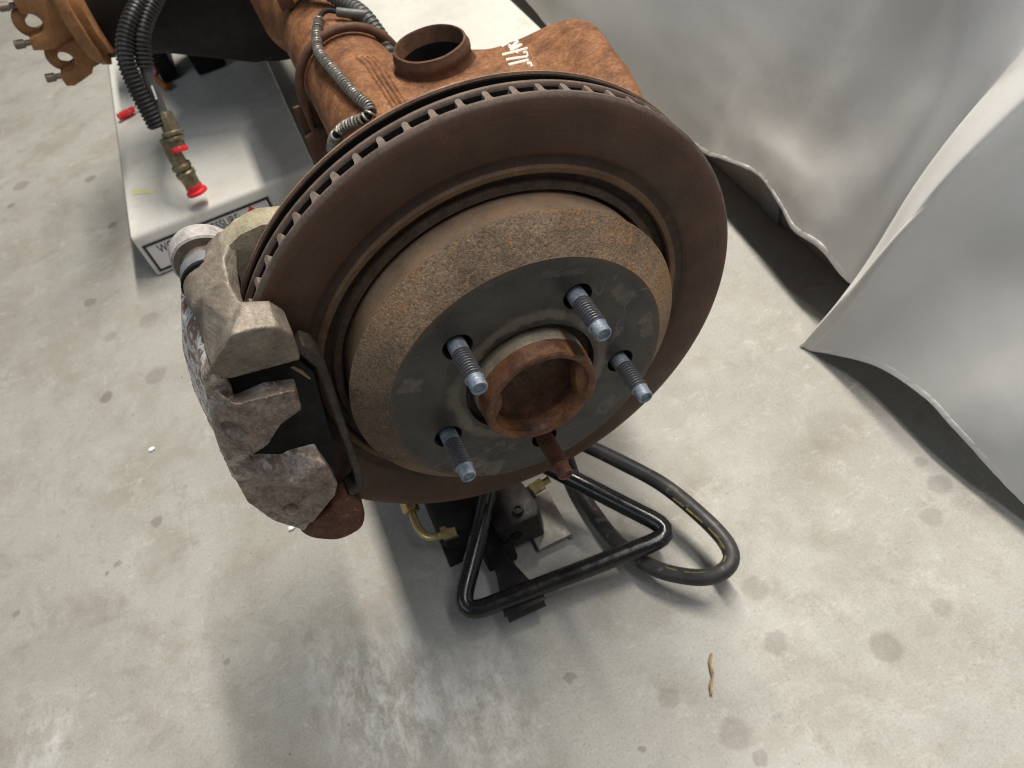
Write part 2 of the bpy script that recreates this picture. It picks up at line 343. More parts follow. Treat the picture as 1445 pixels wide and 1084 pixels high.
def caliper_cast():
    t = NT('oxidised_flaking_caliper'); x, y, z = t.xyz()
    c = t.ramp(t.noise(85, 8, 0.68), [(0.25, (0.095, 0.064, 0.050)), (0.5, (0.225, 0.175, 0.145)), (0.75, (0.35, 0.30, 0.265))])
    c = t.mix(1.0, c, t.ramp(t.noise(380, 4, .7), [(0.25, 0.55), (0.75, 1.45)]), 'MULTIPLY')
    c = t.mix(t.ramp(t.noise(120, 6, .75), [(0.57, 0.0), (0.70, 0.9)]), c, (0.05, 0.033, 0.028))
    c = t.mix(t.ramp(t.noise(330, 5, .75), [(0.55, 0.0), (0.66, 0.7)]), c, (0.42, 0.385, 0.36))
    # flaking white coat survives on the back half of the casting
    back = t.smooth(t.math('ADD', y, t.math('MULTIPLY', t.math('SUBTRACT', t.noise(50, 4), .5), .03)), -.027, -.010)
    fl = t.ramp(t.noise(95, 6, .8, dist=.8), [(0.475, 0.0), (0.515, 1.0)])
    c = t.mix(t.math('MULTIPLY', back, .8), c, t.mix(t.noise(70, 4), (0.17, 0.10, 0.08), (0.33, 0.23, 0.19)))
    c = t.mix(t.math('MULTIPLY', fl, back), c, (0.72, 0.71, 0.71))
    t.bump(t.noise(420, 5, .7), .4, .0007)
    return t.done(c, t.ramp(t.noise(130, 4), [(0.3, 0.36), (0.7, 0.66)]), 0.4, 0.5)
M['caliper_cast'] = caliper_cast()
M['oxide'] = mottled('pale_oxide', [(0.25, (0.26, 0.235, 0.22)), (0.55, (0.44, 0.41, 0.40)), (0.8, (0.62, 0.60, 0.59))], 90, (0.75, 1.2), 500, (0.5, 0.75), 0.05, 0.5, 400, spots=(200, 0.64, 0.74, (0.28, 0.20, 0.17)))
M['boot'] = plain('grey_rubber_boot', (0.17, 0.175, 0.19), 0.5, 0, 0.2, 200)
M['pad'] = plain('black_brake_pad', (0.010, 0.010, 0.010), 0.75, 0, 0.4, 120, 0.2, 0.25)
M['rail'] = mottled('dark_worn_rail', [(0.3, (0.022, 0.018, 0.016)), (0.55, (0.058, 0.047, 0.040)), (0.8, (0.12, 0.098, 0.082))], 80, (0.6, 1.4), 450, (0.45, 0.75), 0.2, 0.4, 450)
M['tan'] = plain('tan_clip', (0.20, 0.14, 0.07), 0.5, 0.2)
# hoses
M['sleeve'] = plain('black_corrugated_plastic', (0.022, 0.022, 0.023), 0.42, 0, 0.2, 100, 0, 0.5)
M['sleeve_grey'] = plain('grey_corrugated_plastic', (0.085, 0.085, 0.083), 0.5, 0, 0.2, 100)
M['rubber'] = plain('dusty_rubber_hose', (0.075, 0.073, 0.076), 0.5, 0, 0.25, 150)
M['crimp'] = mottled('olive_plated_fitting', [(0.3, (0.12, 0.10, 0.062)), (0.6, (0.24, 0.20, 0.13)), (0.8, (0.36, 0.31, 0.21))], 110, (0.8, 1.2), 600, (0.3, 0.5), 0.6, 0.1, 700)
M['red'] = plain('red_plastic', (0.62, 0.022, 0.028), 0.4, 0, 0.15, 100)
M['orange'] = plain('orange_plastic', (0.42, 0.13, 0.02), 0.5)
M['wire'] = mottled('grey_spring_wire', [(0.3, (0.13, 0.118, 0.105)), (0.6, (0.27, 0.25, 0.225)), (0.8, (0.42, 0.395, 0.36))], 90, (0.7, 1.3), 500, (0.35, 0.6), 0.4, 0.1, 700)
M['black_iron'] = mottled('black_painted_housing', [(0.3, (0.006, 0.005, 0.005)), (0.7, (0.012, 0.0105, 0.010))], 25, (0.8, 1.2), 500, (0.45, 0.7), 0, 0.25, 300, 0.0008, 0.2)
M['yoke'] = mottled('tan_rust_yoke', [(0.28, (0.14, 0.06, 0.025)), (0.5, (0.27, 0.125, 0.05)), (0.75, (0.36, 0.19, 0.085))], 40, (0.75, 1.25), 450, (0.55, 0.8), 0, 0.3, 400)
M['bolt'] = mottled('dull_bolt', [(0.3, (0.12, 0.10, 0.085)), (0.7, (0.26, 0.215, 0.175))], 160, (0.7, 1.3), 700, (0.4, 0.6), 0.4, 0.2, 700)
M['chalk'] = plain('white_paint_marker', (0.82, 0.78, 0.70), 0.7, 0, 0.15, 400)
# lift, pump
def white_paint():
    t = NT('white_lift_paint'); 
    c = t.ramp(t.noise(7, 6, 0.6), [(0.3, (0.52, 0.51, 0.47)), (0.6, (0.62, 0.61, 0.575)), (0.8, (0.65, 0.64, 0.60))])
    c = t.mix(t.ramp(t.noise(22, 7, 0.75, dist=.5), [(0.55, 0.0), (0.72, 0.6)]), c, (0.40, 0.36, 0.28))
    c = t.mix(t.ramp(t.noise(48, 6, 0.75, stretch=(2.2, .5, 1)), [(0.60, 0.0), (0.70, 0.5)]), c, (0.34, 0.31, 0.26))
    c = t.mix(t.ramp(t.noise(160, 4, 0.8), [(0.71, 0.0), (0.78, 0.8)]), c, (0.12, 0.10, 0.08))
    t.bump(t.noise(60, 4), 0.05, 0.001)
    return t.done(c, t.ramp(t.noise(16, 5), [(0.35, 0.16), (0.65, 0.42)]), 0.0, 0.5)
M['lift'] = white_paint()
M['sign'] = plain('label_white', (0.60, 0.585, 0.60), 0.45, 0, 0.06, 60)
M['ink'] = plain('label_black', (0.012, 0.012, 0.014), 0.5)
M['ink_grey'] = plain('label_lettering', (0.05, 0.05, 0.055), 0.5)
M['stain'] = plain('dried_yellow_stain', (0.60, 0.55, 0.32), 0.5, 0, 0.15, 90)
M['gloss_black'] = mottled('glossy_black_paint', [(0.3, (0.008, 0.008, 0.009)), (0.7, (0.018, 0.018, 0.019))], 60, (0.8, 1.2), 400, (0.14, 0.34), 0, 0.03, 220, 0.0005, 0.5, flake=(120, 0.62, 0.74, (0.075, 0.072, 0.07)))
M['block'] = mottled('dusty_black_block', [(0.3, (0.009, 0.008, 0.008)), (0.6, (0.022, 0.019, 0.018)), (0.8, (0.055, 0.047, 0.043))], 60, (0.7, 1.3), 400, (0.35, 0.6), 0.1, 0.15, 500)
M['steel_pale'] = mottled('pale_zinc_plate', [(0.3, (0.20, 0.185, 0.16)), (0.7, (0.34, 0.32, 0.28))], 70, (0.8, 1.2), 500, (0.4, 0.6), 0.3, 0.1, 500, spots=(130, 0.64, 0.72, (0.10, 0.085, 0.07)))
M['brass'] = mottled('brass', [(0.3, (0.38, 0.29, 0.13)), (0.7, (0.60, 0.48, 0.25))], 120, (0.8, 1.2), 600, (0.25, 0.45), 0.85, 0.05, 600)
def hose_mat():
    t = NT('scuffed_black_hose')
    c = t.ramp(t.noise(40, 6), [(0.3, (0.018, 0.017, 0.017)), (0.7, (0.042, 0.040, 0.039))])
    c = t.mix(t.ramp(t.noise(75, 3, 0.6), [(0.60, 0.0), (0.70, 0.7)]), c, (0.20, 0.175, 0.15))
    return t.done(c, t.ramp(t.noise(70, 5), [(0.3, 0.38), (0.7, 0.62)]), 0, 0.45)
M['hose'] = hose_mat()
M['yellow'] = plain('worn_yellow_print', (0.17, 0.14, 0.03), 0.6, 0, 0.6, 260)
def cloth_mat():
    t = NT('white_cloth')
    c = t.ramp(t.noise(5, 4), [(0.3, (0.74, 0.73, 0.715)), (0.7, (0.80, 0.79, 0.78))])
    wv = t.noise(900, 2, 0.5)
    wr = t.noise(34, 5, 0.55, stretch=(1.0, 1.0, .6))
    t.bump(t.math('ADD', t.math('MULTIPLY', wv, 0.12), wr), 0.22, 0.003)
    c = t.mix(t.ramp(t.noise(9, 6, .7), [(0.55, 0.0), (0.75, 0.25)]), c, (0.62, 0.59, 0.54))
    t.b.inputs['Sheen Weight'].default_value = 0.15
    return t.done(c, 0.9, 0, 0.08)
M['cloth'] = cloth_mat()
M['cabinet'] = plain('grey_brown_panel', (0.22, 0.19, 0.175), 0.5, 0, 0.15, 20)
M['wood'] = plain('tan_wood', (0.36, 0.25, 0.14), 0.7, 0, 0.3, 200)
M['scrap'] = plain('white_scrap', (0.8, 0.8, 0.78), 0.6)
def floor_mat():
    t = NT('worn_concrete'); x, y, z = t.xyz()
    c = t.ramp(t.noise(2.2, 9, 0.62, dist=0.4), [(0.28, (0.29, 0.28, 0.256)), (0.5, (0.36, 0.35, 0.322)), (0.72, (0.415, 0.404, 0.372))])
    c = t.mix(t.ramp(t.noise(11, 8, 0.7, dist=0.3), [(0.46, 0.0), (0.66, 0.6)]), c, (0.255, 0.228, 0.188))
    c = t.mix(t.ramp(t.noise(24, 9, 0.75, dist=0.3), [(0.54, 0.0), (0.68, 0.55)]), c, (0.24, 0.222, 0.19))
    # pale scuffed veil and trowel streaks
    c = t.mix(t.ramp(t.noise(21, 10, 0.8, dist=0.25), [(0.55, 0.0), (0.68, 0.5)]), c, (0.54, 0.525, 0.495))
    c = t.mix(t.ramp(t.noise(75, 8, 0.8, stretch=(0.5, 1.5, 1), dist=0.2), [(0.58, 0.0), (0.68, 0.5)]), c, (0.56, 0.545, 0.515))
    c = t.mix(t.ramp(t.noise(260, 4, 0.75), [(0.56, 0.0), (0.70, 0.6)]), c, (0.23, 0.205, 0.175))
    c = t.mix(1.0, c, t.ramp(t.noise(480, 4, .7), [(0.3, 0.86), (0.7, 1.13)]), 'MULTIPLY')
    # thin trowel scratches
    for st, ang in (((1.0, 0.05, 1), 0.5), ((0.06, 1.0, 1), 0.2)):
        mp = t.n('ShaderNodeMapping'); mp.inputs['Rotation'].default_value = (0, 0, ang); mp.inputs['Scale'].default_value = st
        t.link(t.co, mp.inputs[0]); q = t.noise(60, 5, 0.7, vec=mp.outputs[0], dist=0.2)
        c = t.mix(t.ramp(q, [(0.66, 0.0), (0.70, 0.30)]), c, (0.30, 0.275, 0.24))
    c = t.mix(t.ramp(t.noise(135, 3, .6), [(0.715, 0.0), (0.735, .75)]), c, (0.13, 0.115, 0.10))
    for rot_, sc_ in ((0.9, (9, .8, 1)), (2.2, (7, .6, 1)), (-.4, (8, .7, 1))):
        mp = t.n('ShaderNodeMapping'); mp.inputs['Rotation'].default_value = (0, 0, rot_); mp.inputs['Scale'].default_value = sc_
        t.link(t.co, mp.inputs[0]); q = t.noise(22, 4, .65, vec=mp.outputs[0])
        gate = t.ramp(t.noise(5+sc_[0], 4, .6), [(0.48, 0.0), (0.60, 1.0)])
        c = t.mix(t.math('MULTIPLY', t.ramp(q, [(0.64, 0.0), (0.70, .32)]), gate), c, (0.56, 0.55, 0.53))
        c = t.mix(t.math('MULTIPLY', t.ramp(q, [(0.30, .28), (0.36, 0.0)]), gate), c, (0.20, 0.185, 0.16))
    # spilled drops
    wob = t.math('MULTIPLY', t.math('SUBTRACT', t.noise(70, 5, 0.7), 0.5), 0.014)
    for (px, py, rpx, k) in ((1250, 913, 25, .45), (1095, 908, 19, .4), (1036, 1036, 24, .4), (1073, 1070, 13, .5), (1328, 684, 19, .42), (1315, 730, 16, .35), (1300, 652, 10, .35), (1065, 831, 20, .35), (945, 984, 16, .3), (1328, 857, 16, .25), (150, 561, 9, .6), (158, 318, 6, .55), (213, 322, 7, .45), (152, 808, 4, .7), (166, 796, 5, .5), (22, 867, 6, .5), (221, 737, 8, .5), (321, 934, 5, .5), (127, 253, 7, .55), (30, 262, 9, .4), (16, 290, 5, .5), (127, 427, 8, .5), (210, 452, 14, .3), (155, 475, 8, .3), (220, 530, 14, .35), (804, 956, 9, .5), (905, 1057, 4, .6), (1180, 610, 46, .16), (90, 900, 60, .12)):
        p = W(at(px, py, 'z', -FZ)); e = W(at(px+rpx, py, 'z', -FZ)); r = (e-p).length
        d = t.n('ShaderNodeVectorMath', operation='DISTANCE'); t.link(t.co, d.inputs[0]); d.inputs[1].default_value = (p.x, p.y, 0)
        dd = t.math('ADD', d.outputs['Value'], wob)
        m = t.math('SUBTRACT', 1.0, t.smooth(dd, r*0.72, r*1.15))
        c = t.mix(t.math('MULTIPLY', m, k), c, (0.15, 0.125, 0.105))
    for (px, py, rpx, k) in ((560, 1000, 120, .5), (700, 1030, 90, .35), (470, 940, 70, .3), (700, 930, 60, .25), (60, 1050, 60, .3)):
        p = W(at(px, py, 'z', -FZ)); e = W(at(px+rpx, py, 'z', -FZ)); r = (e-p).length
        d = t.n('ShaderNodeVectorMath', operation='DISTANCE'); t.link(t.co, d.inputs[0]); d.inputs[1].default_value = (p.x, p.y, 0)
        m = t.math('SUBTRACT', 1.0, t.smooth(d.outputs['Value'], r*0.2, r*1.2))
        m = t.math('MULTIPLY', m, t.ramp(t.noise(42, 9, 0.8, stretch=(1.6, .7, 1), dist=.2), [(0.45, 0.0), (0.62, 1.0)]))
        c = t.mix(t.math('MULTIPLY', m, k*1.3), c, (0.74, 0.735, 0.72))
    t.bump(t.noise(170, 7, 0.7), 0.10, 0.0008)
    return t.done(c, t.ramp(t.noise(13, 6), [(0.35, 0.42), (0.65, 0.66)]), 0, 0.4)
M['floor'] = floor_mat()

# ---------------------------------------------------------------- setting
fl = MB(); fl.add([(-80, -60, -FZ), (80, -60, -FZ), (80, 120, -FZ), (-80, 120, -FZ)], [(0, 1, 2, 3)])
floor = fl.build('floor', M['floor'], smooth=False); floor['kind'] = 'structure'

# ---------------------------------------------------------------- white lift with two platforms
ZT, ZB, YF = -1.27, -1.694, 3.86
lift = thing('workshop_lift', (0, YF, -FZ), 'white painted steel lift with two long flat platforms carrying the rusty axle', 'lift')
for x0, x1 in ((-2.0, -0.41), (0.43, 2.03)):
    b = MB(); r = 0.045
    prof = [(YF, ZB), (YF, ZT-r)]+[(YF+r-r*math.cos(a), ZT-r+r*math.sin(a)) for a in (PI/8*k for k in range(1, 5))]+[(13.5, ZT), (13.5, ZB)]
    b.prism(prof, x0, x1, 'yz'); b.build('platform', M['lift'], lift, bevel=0.022, seg=3)
b = MB(); b.box((0.01, 12.6, -1.6), (.42, .2, .09)); b.build('cross_member', M['lift'], lift, bevel=.01)
# label on the front of the left platform
b = MB(); b.box((-1.415, YF-.003, -1.515), (.535, .003, .13)); plate = b.build('label_plate', M['sign'], lift)
b = MB()
for cx, cz, hx, hz in ((-1.415, -1.385, .547, .010), (-1.415, -1.645, .547, .010), (-1.95, -1.515, .010, .12), (-.88, -1.515, .010, .12)):
    b.box((cx, YF-.006, cz), (hx, .004, hz))
b.build('label_border', M['ink'], plate)
def text_mesh(s, h, width, loc, name, mat, parent):
    cu = bpy.data.curves.new(name, 'FONT'); cu.body = s; cu.size = 1.0; cu.extrude = 0.004
    o = bpy.data.objects.new(name, cu); scene.collection.objects.link(o)
    dg = bpy.context.evaluated_depsgraph_get(); me = bpy.data.meshes.new_from_object(o.evaluated_get(dg))
    bpy.data.objects.remove(o); bpy.data.curves.remove(cu)
    xs = [v.co.x for v in me.vertices]; ys = [v.co.y for v in me.vertices]
    kx = width/(max(xs)-min(xs)); ky = h/(max(ys)-min(ys)); x0, y0 = min(xs), min(ys); org = origin_of(parent)
    for v in me.vertices:
        q = (loc[0]+(v.co.x-x0)*kx, loc[1]-v.co.z*.3, loc[2]+(v.co.y-y0)*ky); v.co = W(q)-org
    me.materials.append(mat); t = bpy.data.objects.new(name, me); scene.collection.objects.link(t); t.parent = parent
    return t
text_mesh('WORKING PRESSURE:', .080, .72, (-1.865, YF-.0075, -1.495), 'label_lettering', M['ink'], plate)
b = MB(); b.prism([(-1.075, -1.445), (-1.005, -1.445), (-1.04, -1.395)], YF-.0085, YF-.006, 'xz'); b.build('warning_mark', M['red'], plate)

# ---------------------------------------------------------------- the axle
axle = thing('rear_axle', (0, 2.5, -1.27), 'rusty rear axle with vented brake disc, caliper and five studs on the white lift', 'axle')
tb = MB(); n = 56
tb.lathe([(0.22, 0.0), (.22, .275), (3.5, .275), (3.56, .335), (5.2, .36), (5.2, 0)], n=n)
tb.rough(.006, 6); tube_o = tb.build('axle_tube', M['rust'], axle)
# spring bracket: a welded steel box that sweeps out to the right of the tube
def perch_ring(x, y0, y1, zt, zb, k=4.0, n=36):
    cy, hy, cz, hz = (y0+y1)/2, (y1-y0)/2, (zt+zb)/2, (zt-zb)/2; out = []
    for j in range(n):
        a = 2*PI*j/n; c, s_ = math.cos(a), math.sin(a)
        out.append(Vector((x, cy+hy*math.copysign(abs(c)**(2/k), c), cz+hz*math.copysign(abs(s_)**(2/k), s_))))
    return out
secs = [(-.06, .72, 2.08, .262, -.20, 7), (.10, .72, 2.10, .268, -.22, 6), (.28, .72, 2.12, .262, -.24, 5), (.46, .72, 2.06, .248, -.25, 4), (.62, .72, 1.96, .236, -.26, 3.6), (.74, .72, 1.90, .238, -.27, 3.4), (.86, .70, 1.87, .262, -.28, 3.4), (.98, .68, 1.82, .305, -.28, 3.4), (1.07, .70, 1.74, .318, -.27, 3.4), (1.125, .74, 1.66, .285, -.24, 3.6), (1.155, .82, 1.56, .21, -.2, 3.6), (1.17, .9, 1.45, .11, -.12, 3)]
pm = MB(); cols = []
ctrl = [perch_ring(*q) for q in secs]
rows = [cr([c[j] for c in ctrl], 4) for j in range(36)]
for r_ in rows:
    for v in r_: v.x += .16*(v.y-1.2)*(max(0, v.x)/1.16)**2
pm.loft([[rows[j][i] for j in range(36)] for i in range(len(rows[0]))]); pm.rough(.014, 3.2, 4); pm.rough(.004, 11, 1)
SX, SY = .375, 1.78   # locator position
perch_o = pm.build('spring_bracket', M['rust'], axle)
cutter = MB(); cutter.lathe([(-.12, 0), (-.12, .173), (.6, .173), (.6, 0)], (SX, SY, 0), 'z', 48); cut_o = cutter.build('cutter', M['rust'])
md = perch_o.modifiers.new('bore', 'BOOLEAN'); md.object = cut_o; md.operation = 'DIFFERENCE'; md.solver = 'EXACT'
cut_o.location = cut_o.location-Vector((0, 0, 0)); bpy.context.view_layer.update()
new_me = bpy.data.meshes.new_from_object(perch_o.evaluated_get(bpy.context.evaluated_depsgraph_get()))
perch_o.modifiers.clear(); perch_o.data = new_me; bpy.data.objects.remove(cut_o)
new_me.polygons.foreach_set('use_smooth', [True]*len(new_me.polygons)); new_me.set_sharp_from_angle(angle=math.radians(40))
pbv = BVHTree.FromPolygons(pm.v, [f for f in pm.f]); tbv = BVHTree.FromPolygons(tb.v, tb.f)
st = MB()
st.lathe([(.20, .232), (.225, .218), (.242, .205), (.285, .198), (.297, .203), (.32, .203), (.333, .196), (.355, .19), (.358, .180), (.348, .174), (-.1, .172), (-.1, 0)], (SX, SY, 0), 'z', 56)
st.rough(.004, 8, 3); st.build('spring_locator', [M['rust_brown']], perch_o)
dk = MB(); dk.lathe([(.27, .1715), (-.09, .170), (-.095, 0)], (SX, SY, 0), 'z', 40); dk.build('dark_bore_liner', M['vent'], perch_o)  # black liner: the shade down the hole painted as colour
# weld beads where the bracket meets the tube
wb = MB(); pts = [(560, 158), (545, 135), (530, 112), (515, 90), (503, 82)]
def onto(px, py, bvs=(pbv, tbv), lift_=0.0):
    d = ray(px, py).normalized(); best = None
    for bv in bvs:
        h = bv.ray_cast(CAM_C, d)
        if h[0] is not None and (best is None or h[3] < best[1]): best = (h[0], h[3])
    return None if best is None else best[0]-d*lift_
for off in (0, 7, 14, 20):
    L = [onto(a+off, b-off*.15) for a, b in pts]; L = [q for q in L if q]
    if len(L) > 2:
        path = [q-ray(600, 120).normalized()*-.004 for q in resample(cr(L, 12), .010)]
        wb.tube(path, lambda i: .0115+.006*noise.noise(Vector((i*.35, off*3.1, 0))), 7)
if wb.v: wb.build('weld_bead', M['rust'], perch_o)
# white paint-marker strokes on the bracket
ch = MB()
for stroke in ([(335, 330), (350, 342), (400, 316), (470, 303)], [(470, 303), (440, 330), (408, 356)], [(400, 333), (440, 345), (495, 322)], [(500, 325), (455, 350), (405, 372)], [(355, 402), (450, 378), (546, 352)], [(455, 388), (475, 362)], [(508, 388), (532, 384), (542, 422)], [(383, 438), (460, 425), (540, 416)], [(402, 474), (480, 455), (552, 438)], [(536, 466), (560, 464), (573, 496)]):
    L = [onto(640+a/5.16, b/5.16, (pbv,), .006) for a, b in stroke]; L = [q for q in L if q]
    if len(L) > 1: ch.tube(resample(cr(L, 8), .008), .0085, 6, flat=.5)
if ch.v: ch.build('paint_marking', M['chalk'], perch_o)
# U-bolt strap round the tube and its plates
ub = fillet([(-.315, 2.4, -.56), (-.315, 2.4, .02)], .1); arc = [Vector((.315*math.cos(a), 2.4, .315*math.sin(a))) for a in (PI-PI*k/24 for k in range(25))]
b = MB(); b.tube([(-.318, 2.47, -.36), (-.315, 2.42, -.15)]+arc+[(.315, 2.4, -.2), (.315, 2.4, -.5)], .026, 12); ubo = b.build('u_bolt', M['rust_brown'], axle)
b = MB(); b.box((-.30, 2.64, -.245), (.085, .012, .11)); b.box((-.22, 2.5, -.345), (.17, .16, .012))
b.build('u_bolt_plate', M['rust_brown'], axle, bevel=.006)
b = MB(); b.prism([(-.39, -.36), (-.39, -.185), (-.30, -.155), (-.22, -.20), (-.13, -.23), (-.13, -.36)], 2.335, 2.362, 'xz'); b.build('bracket_tab', M['rust_brown'], axle, bevel=.006)
# clamp and a little bracket high on the tube
b = MB(); b.box((.02, 3.08, .33), (.13, .05, .02)); b.box((-.16, 3.08, .30), (.045, .04, .05)); b.build('line_clip', M['rust_brown'], axle, bevel=.01)
# differential housing, black painted
df = MB()
df.lathe([(4.55, 0), (4.55, .36), (4.75, .50), (4.95, .72), (5.3, .86), (5.9, .86), (6.25, .72), (6.5, .5), (6.9, .4), (9.0, .36), (9.0, 0)], (-.12, 0, -.16), 'y', 56)
df.lathe([(-1.58, 0), (-1.58, .33), (-1.40, .36), (-1.15, .44), (-.85, .58), (-.5, .74), (-.1, .8), (-.1, 0)], (0, 5.25, -.12), 'x', 56)
df.rough(.02, 2.5, 9); dfo = df.build('differential_housing', M['black_iron'], axle)
b = MB()
for (x0, x1, yy) in ((-1.45, -1.30, 6.62), (-1.10, -.80, 6.50)):
    ringf = lambda z, g: [Vector((x0-g, yy-.32-g, z)), Vector((x1+g, yy-.32-g, z)), Vector((x1+g, yy+.35, z)), Vector((x0-g, yy+.35, z))]
    b.loft([ringf(-1.262, 0), ringf(-1.0, .01), ringf(-.75, .05), ringf(-.45, .12)])
b.prism([(-1.50, -.42), (-1.5, -.62), (-1.38, -.80), (-1.28, -.86), (-1.12, -.86), (-1.02, -.80), (-.8, -.7), (-.6, -.45)], 6.1, 6.8, 'xz')
b.build('mounting_ear', M['black_iron'], dfo, bevel=.035, seg=3)
for k in range(8):
    b = MB(); a = PI/2+PI*(k-3.5)/7; b.stack((-.12+.80*math.cos(a), 4.93, -.16+.80*math.sin(a)), (0, -1, 0), [(0, .05), (.07, .05), (.07, .0)], 6)
    b.build('cover_bolt', M['black_iron'], dfo)
# pinion flange with two saddles
yk = MB(); PY = 5.0
yk.lathe([(-1.66, 0), (-1.66, .36), (-1.62, .40), (-1.565, .42), (-1.56, 0)], (0, PY, 0.02), 'x', 48)
yk.lathe([(-1.58, .0), (-1.58, .33), (-1.50, .35), (-1.50, 0)], (0, PY, 0.02), 'x', 48)
def arcp(cx, cz, r, a0, a1, n=8): return [(cx+r*math.cos(math.radians(a0+(a1-a0)*k/n)), cz+r*math.sin(math.radians(a0+(a1-a0)*k/n))) for k in range(n+1)]
out = [(-1.60, .42), (-1.86, .42), (-1.93, .35), (-1.945, .17)]+arcp(-1.925, .07, .082, 100, -100, 12)+[(-2.0, -.02), (-2.02, -.10), (-1.94, -.125), (-1.80, -.15)]
yk.prism(out+[(-1.62, -.17)], PY-.11, PY+.09, 'xz')
out = [(-1.62, -.10), (-1.80, -.13), (-1.865, -.148)]+arcp(-1.87, -.23, .078, 90, -105, 12)+[(-1.96, -.335), (-1.955, -.405), (-1.90, -.425), (-1.73, -.385), (-1.70, -.345), (-1.62, -.335)]
yk.prism(out, PY-.15, PY+.05, 'xz')
yk.rough(.005, 9, 2); yko = yk.build('pinion_yoke', M['yoke'], axle, bevel=.012)
for cx, cz, r, bz in ((-1.925, .07, .088, (.175, -.055)), (-1.87, -.23, .084, (-.125, -.345))):
    b = MB(); path = [Vector((cx-.005, PY-.02, cz+r+.035))]+[Vector((cx+r*1.0*math.cos(a), PY-.02, cz+r*math.sin(a))) for a in (PI/2+PI*k/14 for k in range(15))]+[Vector((cx-.02, PY-.02, cz-r-.03))]
    b.tube(path, .016, 8, flat=3.2); b.build('bearing_strap', M['yoke'], yko)
for cx, cz in ((-1.95, .205), (-2.015, -.065), (-1.965, -.365)):
    b = MB(); b.stack((cx, PY-.03, cz), (-1, -.12, .22), [(-.03, .022), (.05, .022), (.05, .034), (.115, .034), (.122, .028), (.122, 0)], 12); b.build('strap_bolt', M['bolt'], yko)
b = MB()
for k in range(4): b.box((-1.77+.02*k, PY-.113, .30-.05*k*.3), (.012, .006, .03))
b.build('casting_mark', M['yoke'], yko)

# --- brake disc
rt = MB()
rt.mi = 0
rt.lathe([(.010, .792), (.0, .806), (0, .985)], n=160)                     # swept face
rt.mi = 1
rt.lathe([(0, .985), (.004, .993), (.012, 1.0), (.022, 1.0), (.028, .996), (.031, .985)], n=160)
rt.mi = 2
rt.lathe([(.031, .985), (.031, .735), (.050, .725), (.062, .70)], n=96)
rt.mi = 3
rt.lathe([(.010, .722), (.003, .729), (.003, .746), (.012, .754)], n=160)
rt.mi = 8
rt.lathe([(.012, .754), (.017, .760), (.017, .776), (.010, .792)], n=160)
rt.mi = 4
rt.lathe([(.010, .722), (.032, .717), (.036, .692)], n=160)
rt.mi = 9
rt.lathe([(.036, .692), (.016, .684), (.012, .660), (.03, .652), (.06, .640)], n=160)
rt.mi = 5
rt.lathe([(.06, .640), (-.02, .646), (-.095, .655), (-.108, .660)], n=160)
rt.mi = 6
rt.lathe([(-.108, .660), (-.118, .664), (-.128, .658), (-.216, .555), (-.224, .547)], n=160)
rt.mi = 7
def hole_face():
    # hat face with five round stud holes and the pilot bore, cut as a fan of quads round each hole
    R0, R1, PCD, HR, n = .262, .547, .3875, .056, 160
    return R0, R1, PCD, HR
A0 = math.radians(125.0); STUD = [A0-2*PI*k/5 for k in range(5)]
bm = bmesh.new()
def circ(cx, cz, r, n): return [(cx+r*math.cos(2*PI*k/n), -.226, cz+r*math.sin(2*PI*k/n)) for k in range(n)]
edges = []
for (cx, cz, r, n) in [(0, 0, .547, 160), (0, 0, .262, 72)]+[(.3875*math.cos(a), .3875*math.sin(a), .056, 28) for a in STUD]:
    vs = [bm.verts.new(p) for p in circ(cx, cz, r, n)]
    edges += [bm.edges.new((vs[k], vs[(k+1) % n])) for k in range(n)]
bmesh.ops.triangle_fill(bm, use_beauty=True, use_dissolve=False, edges=edges)
bm.verts.ensure_lookup_table()
rt.add([v.co.copy() for v in bm.verts], [[v.index for v in f.verts] for f in bm.faces if not any((f.calc_center_median()-Vector((cx, -.226, cz))).length < rr for cx, cz, rr in [(0, 0, .255)]+[(.3875*math.cos(a), .3875*math.sin(a), .05) for a in STUD])])
bm.free()
rt.mi = 7
rt.lathe([(-.224, .547), (-.226, .547)], n=160)
rt.mi = 4
rt.lathe([(-.226, .262), (-.19, .258), (-.185, .21)], n=72)
for a in STUD: rt.lathe([(-.226, .056), (-.15, .056), (-.15, 0)], (.3875*math.cos(a), 0, .3875*math.sin(a)), 'y', 28)
disc = rt.build('brake_disc', [M['friction'], M['rim'], M['vent'], M['ledge'], M['groove'], M['hat_side'], M['hat_cone'], M['hat_face'], M['recess'], M['groove_brown']], axle, angle=40, centre=(0, 0, 0))
b = MB(); b.mi = 1; b.lathe([(.082, .60), (.082, .984)], n=160); b.mi = 0; b.lathe([(.082, .984), (.086, .994), (.090, .998), (.102, .998), (.108, .99)], n=160); b.mi = 1; b.lathe([(.108, .99), (.108, .60)], n=160); b.build('inner_disc', [M['rim'], M['vent']], disc)
b = MB(); b.mi = 0; b.lathe([(.16, .25), (.16, .985)], n=160); b.lathe([(.172, .985), (.172, .25)], n=160); b.mi = 1; b.lathe([(.16, .985), (.157, .992), (.160, 1.0), (.168, 1.0), (.172, .992), (.172, .985)], n=160)
b.lathe([(.112, .55), (.16, .55)], n=64); b.build('dust_shield', [M['shield'], M['shield_edge']], axle)
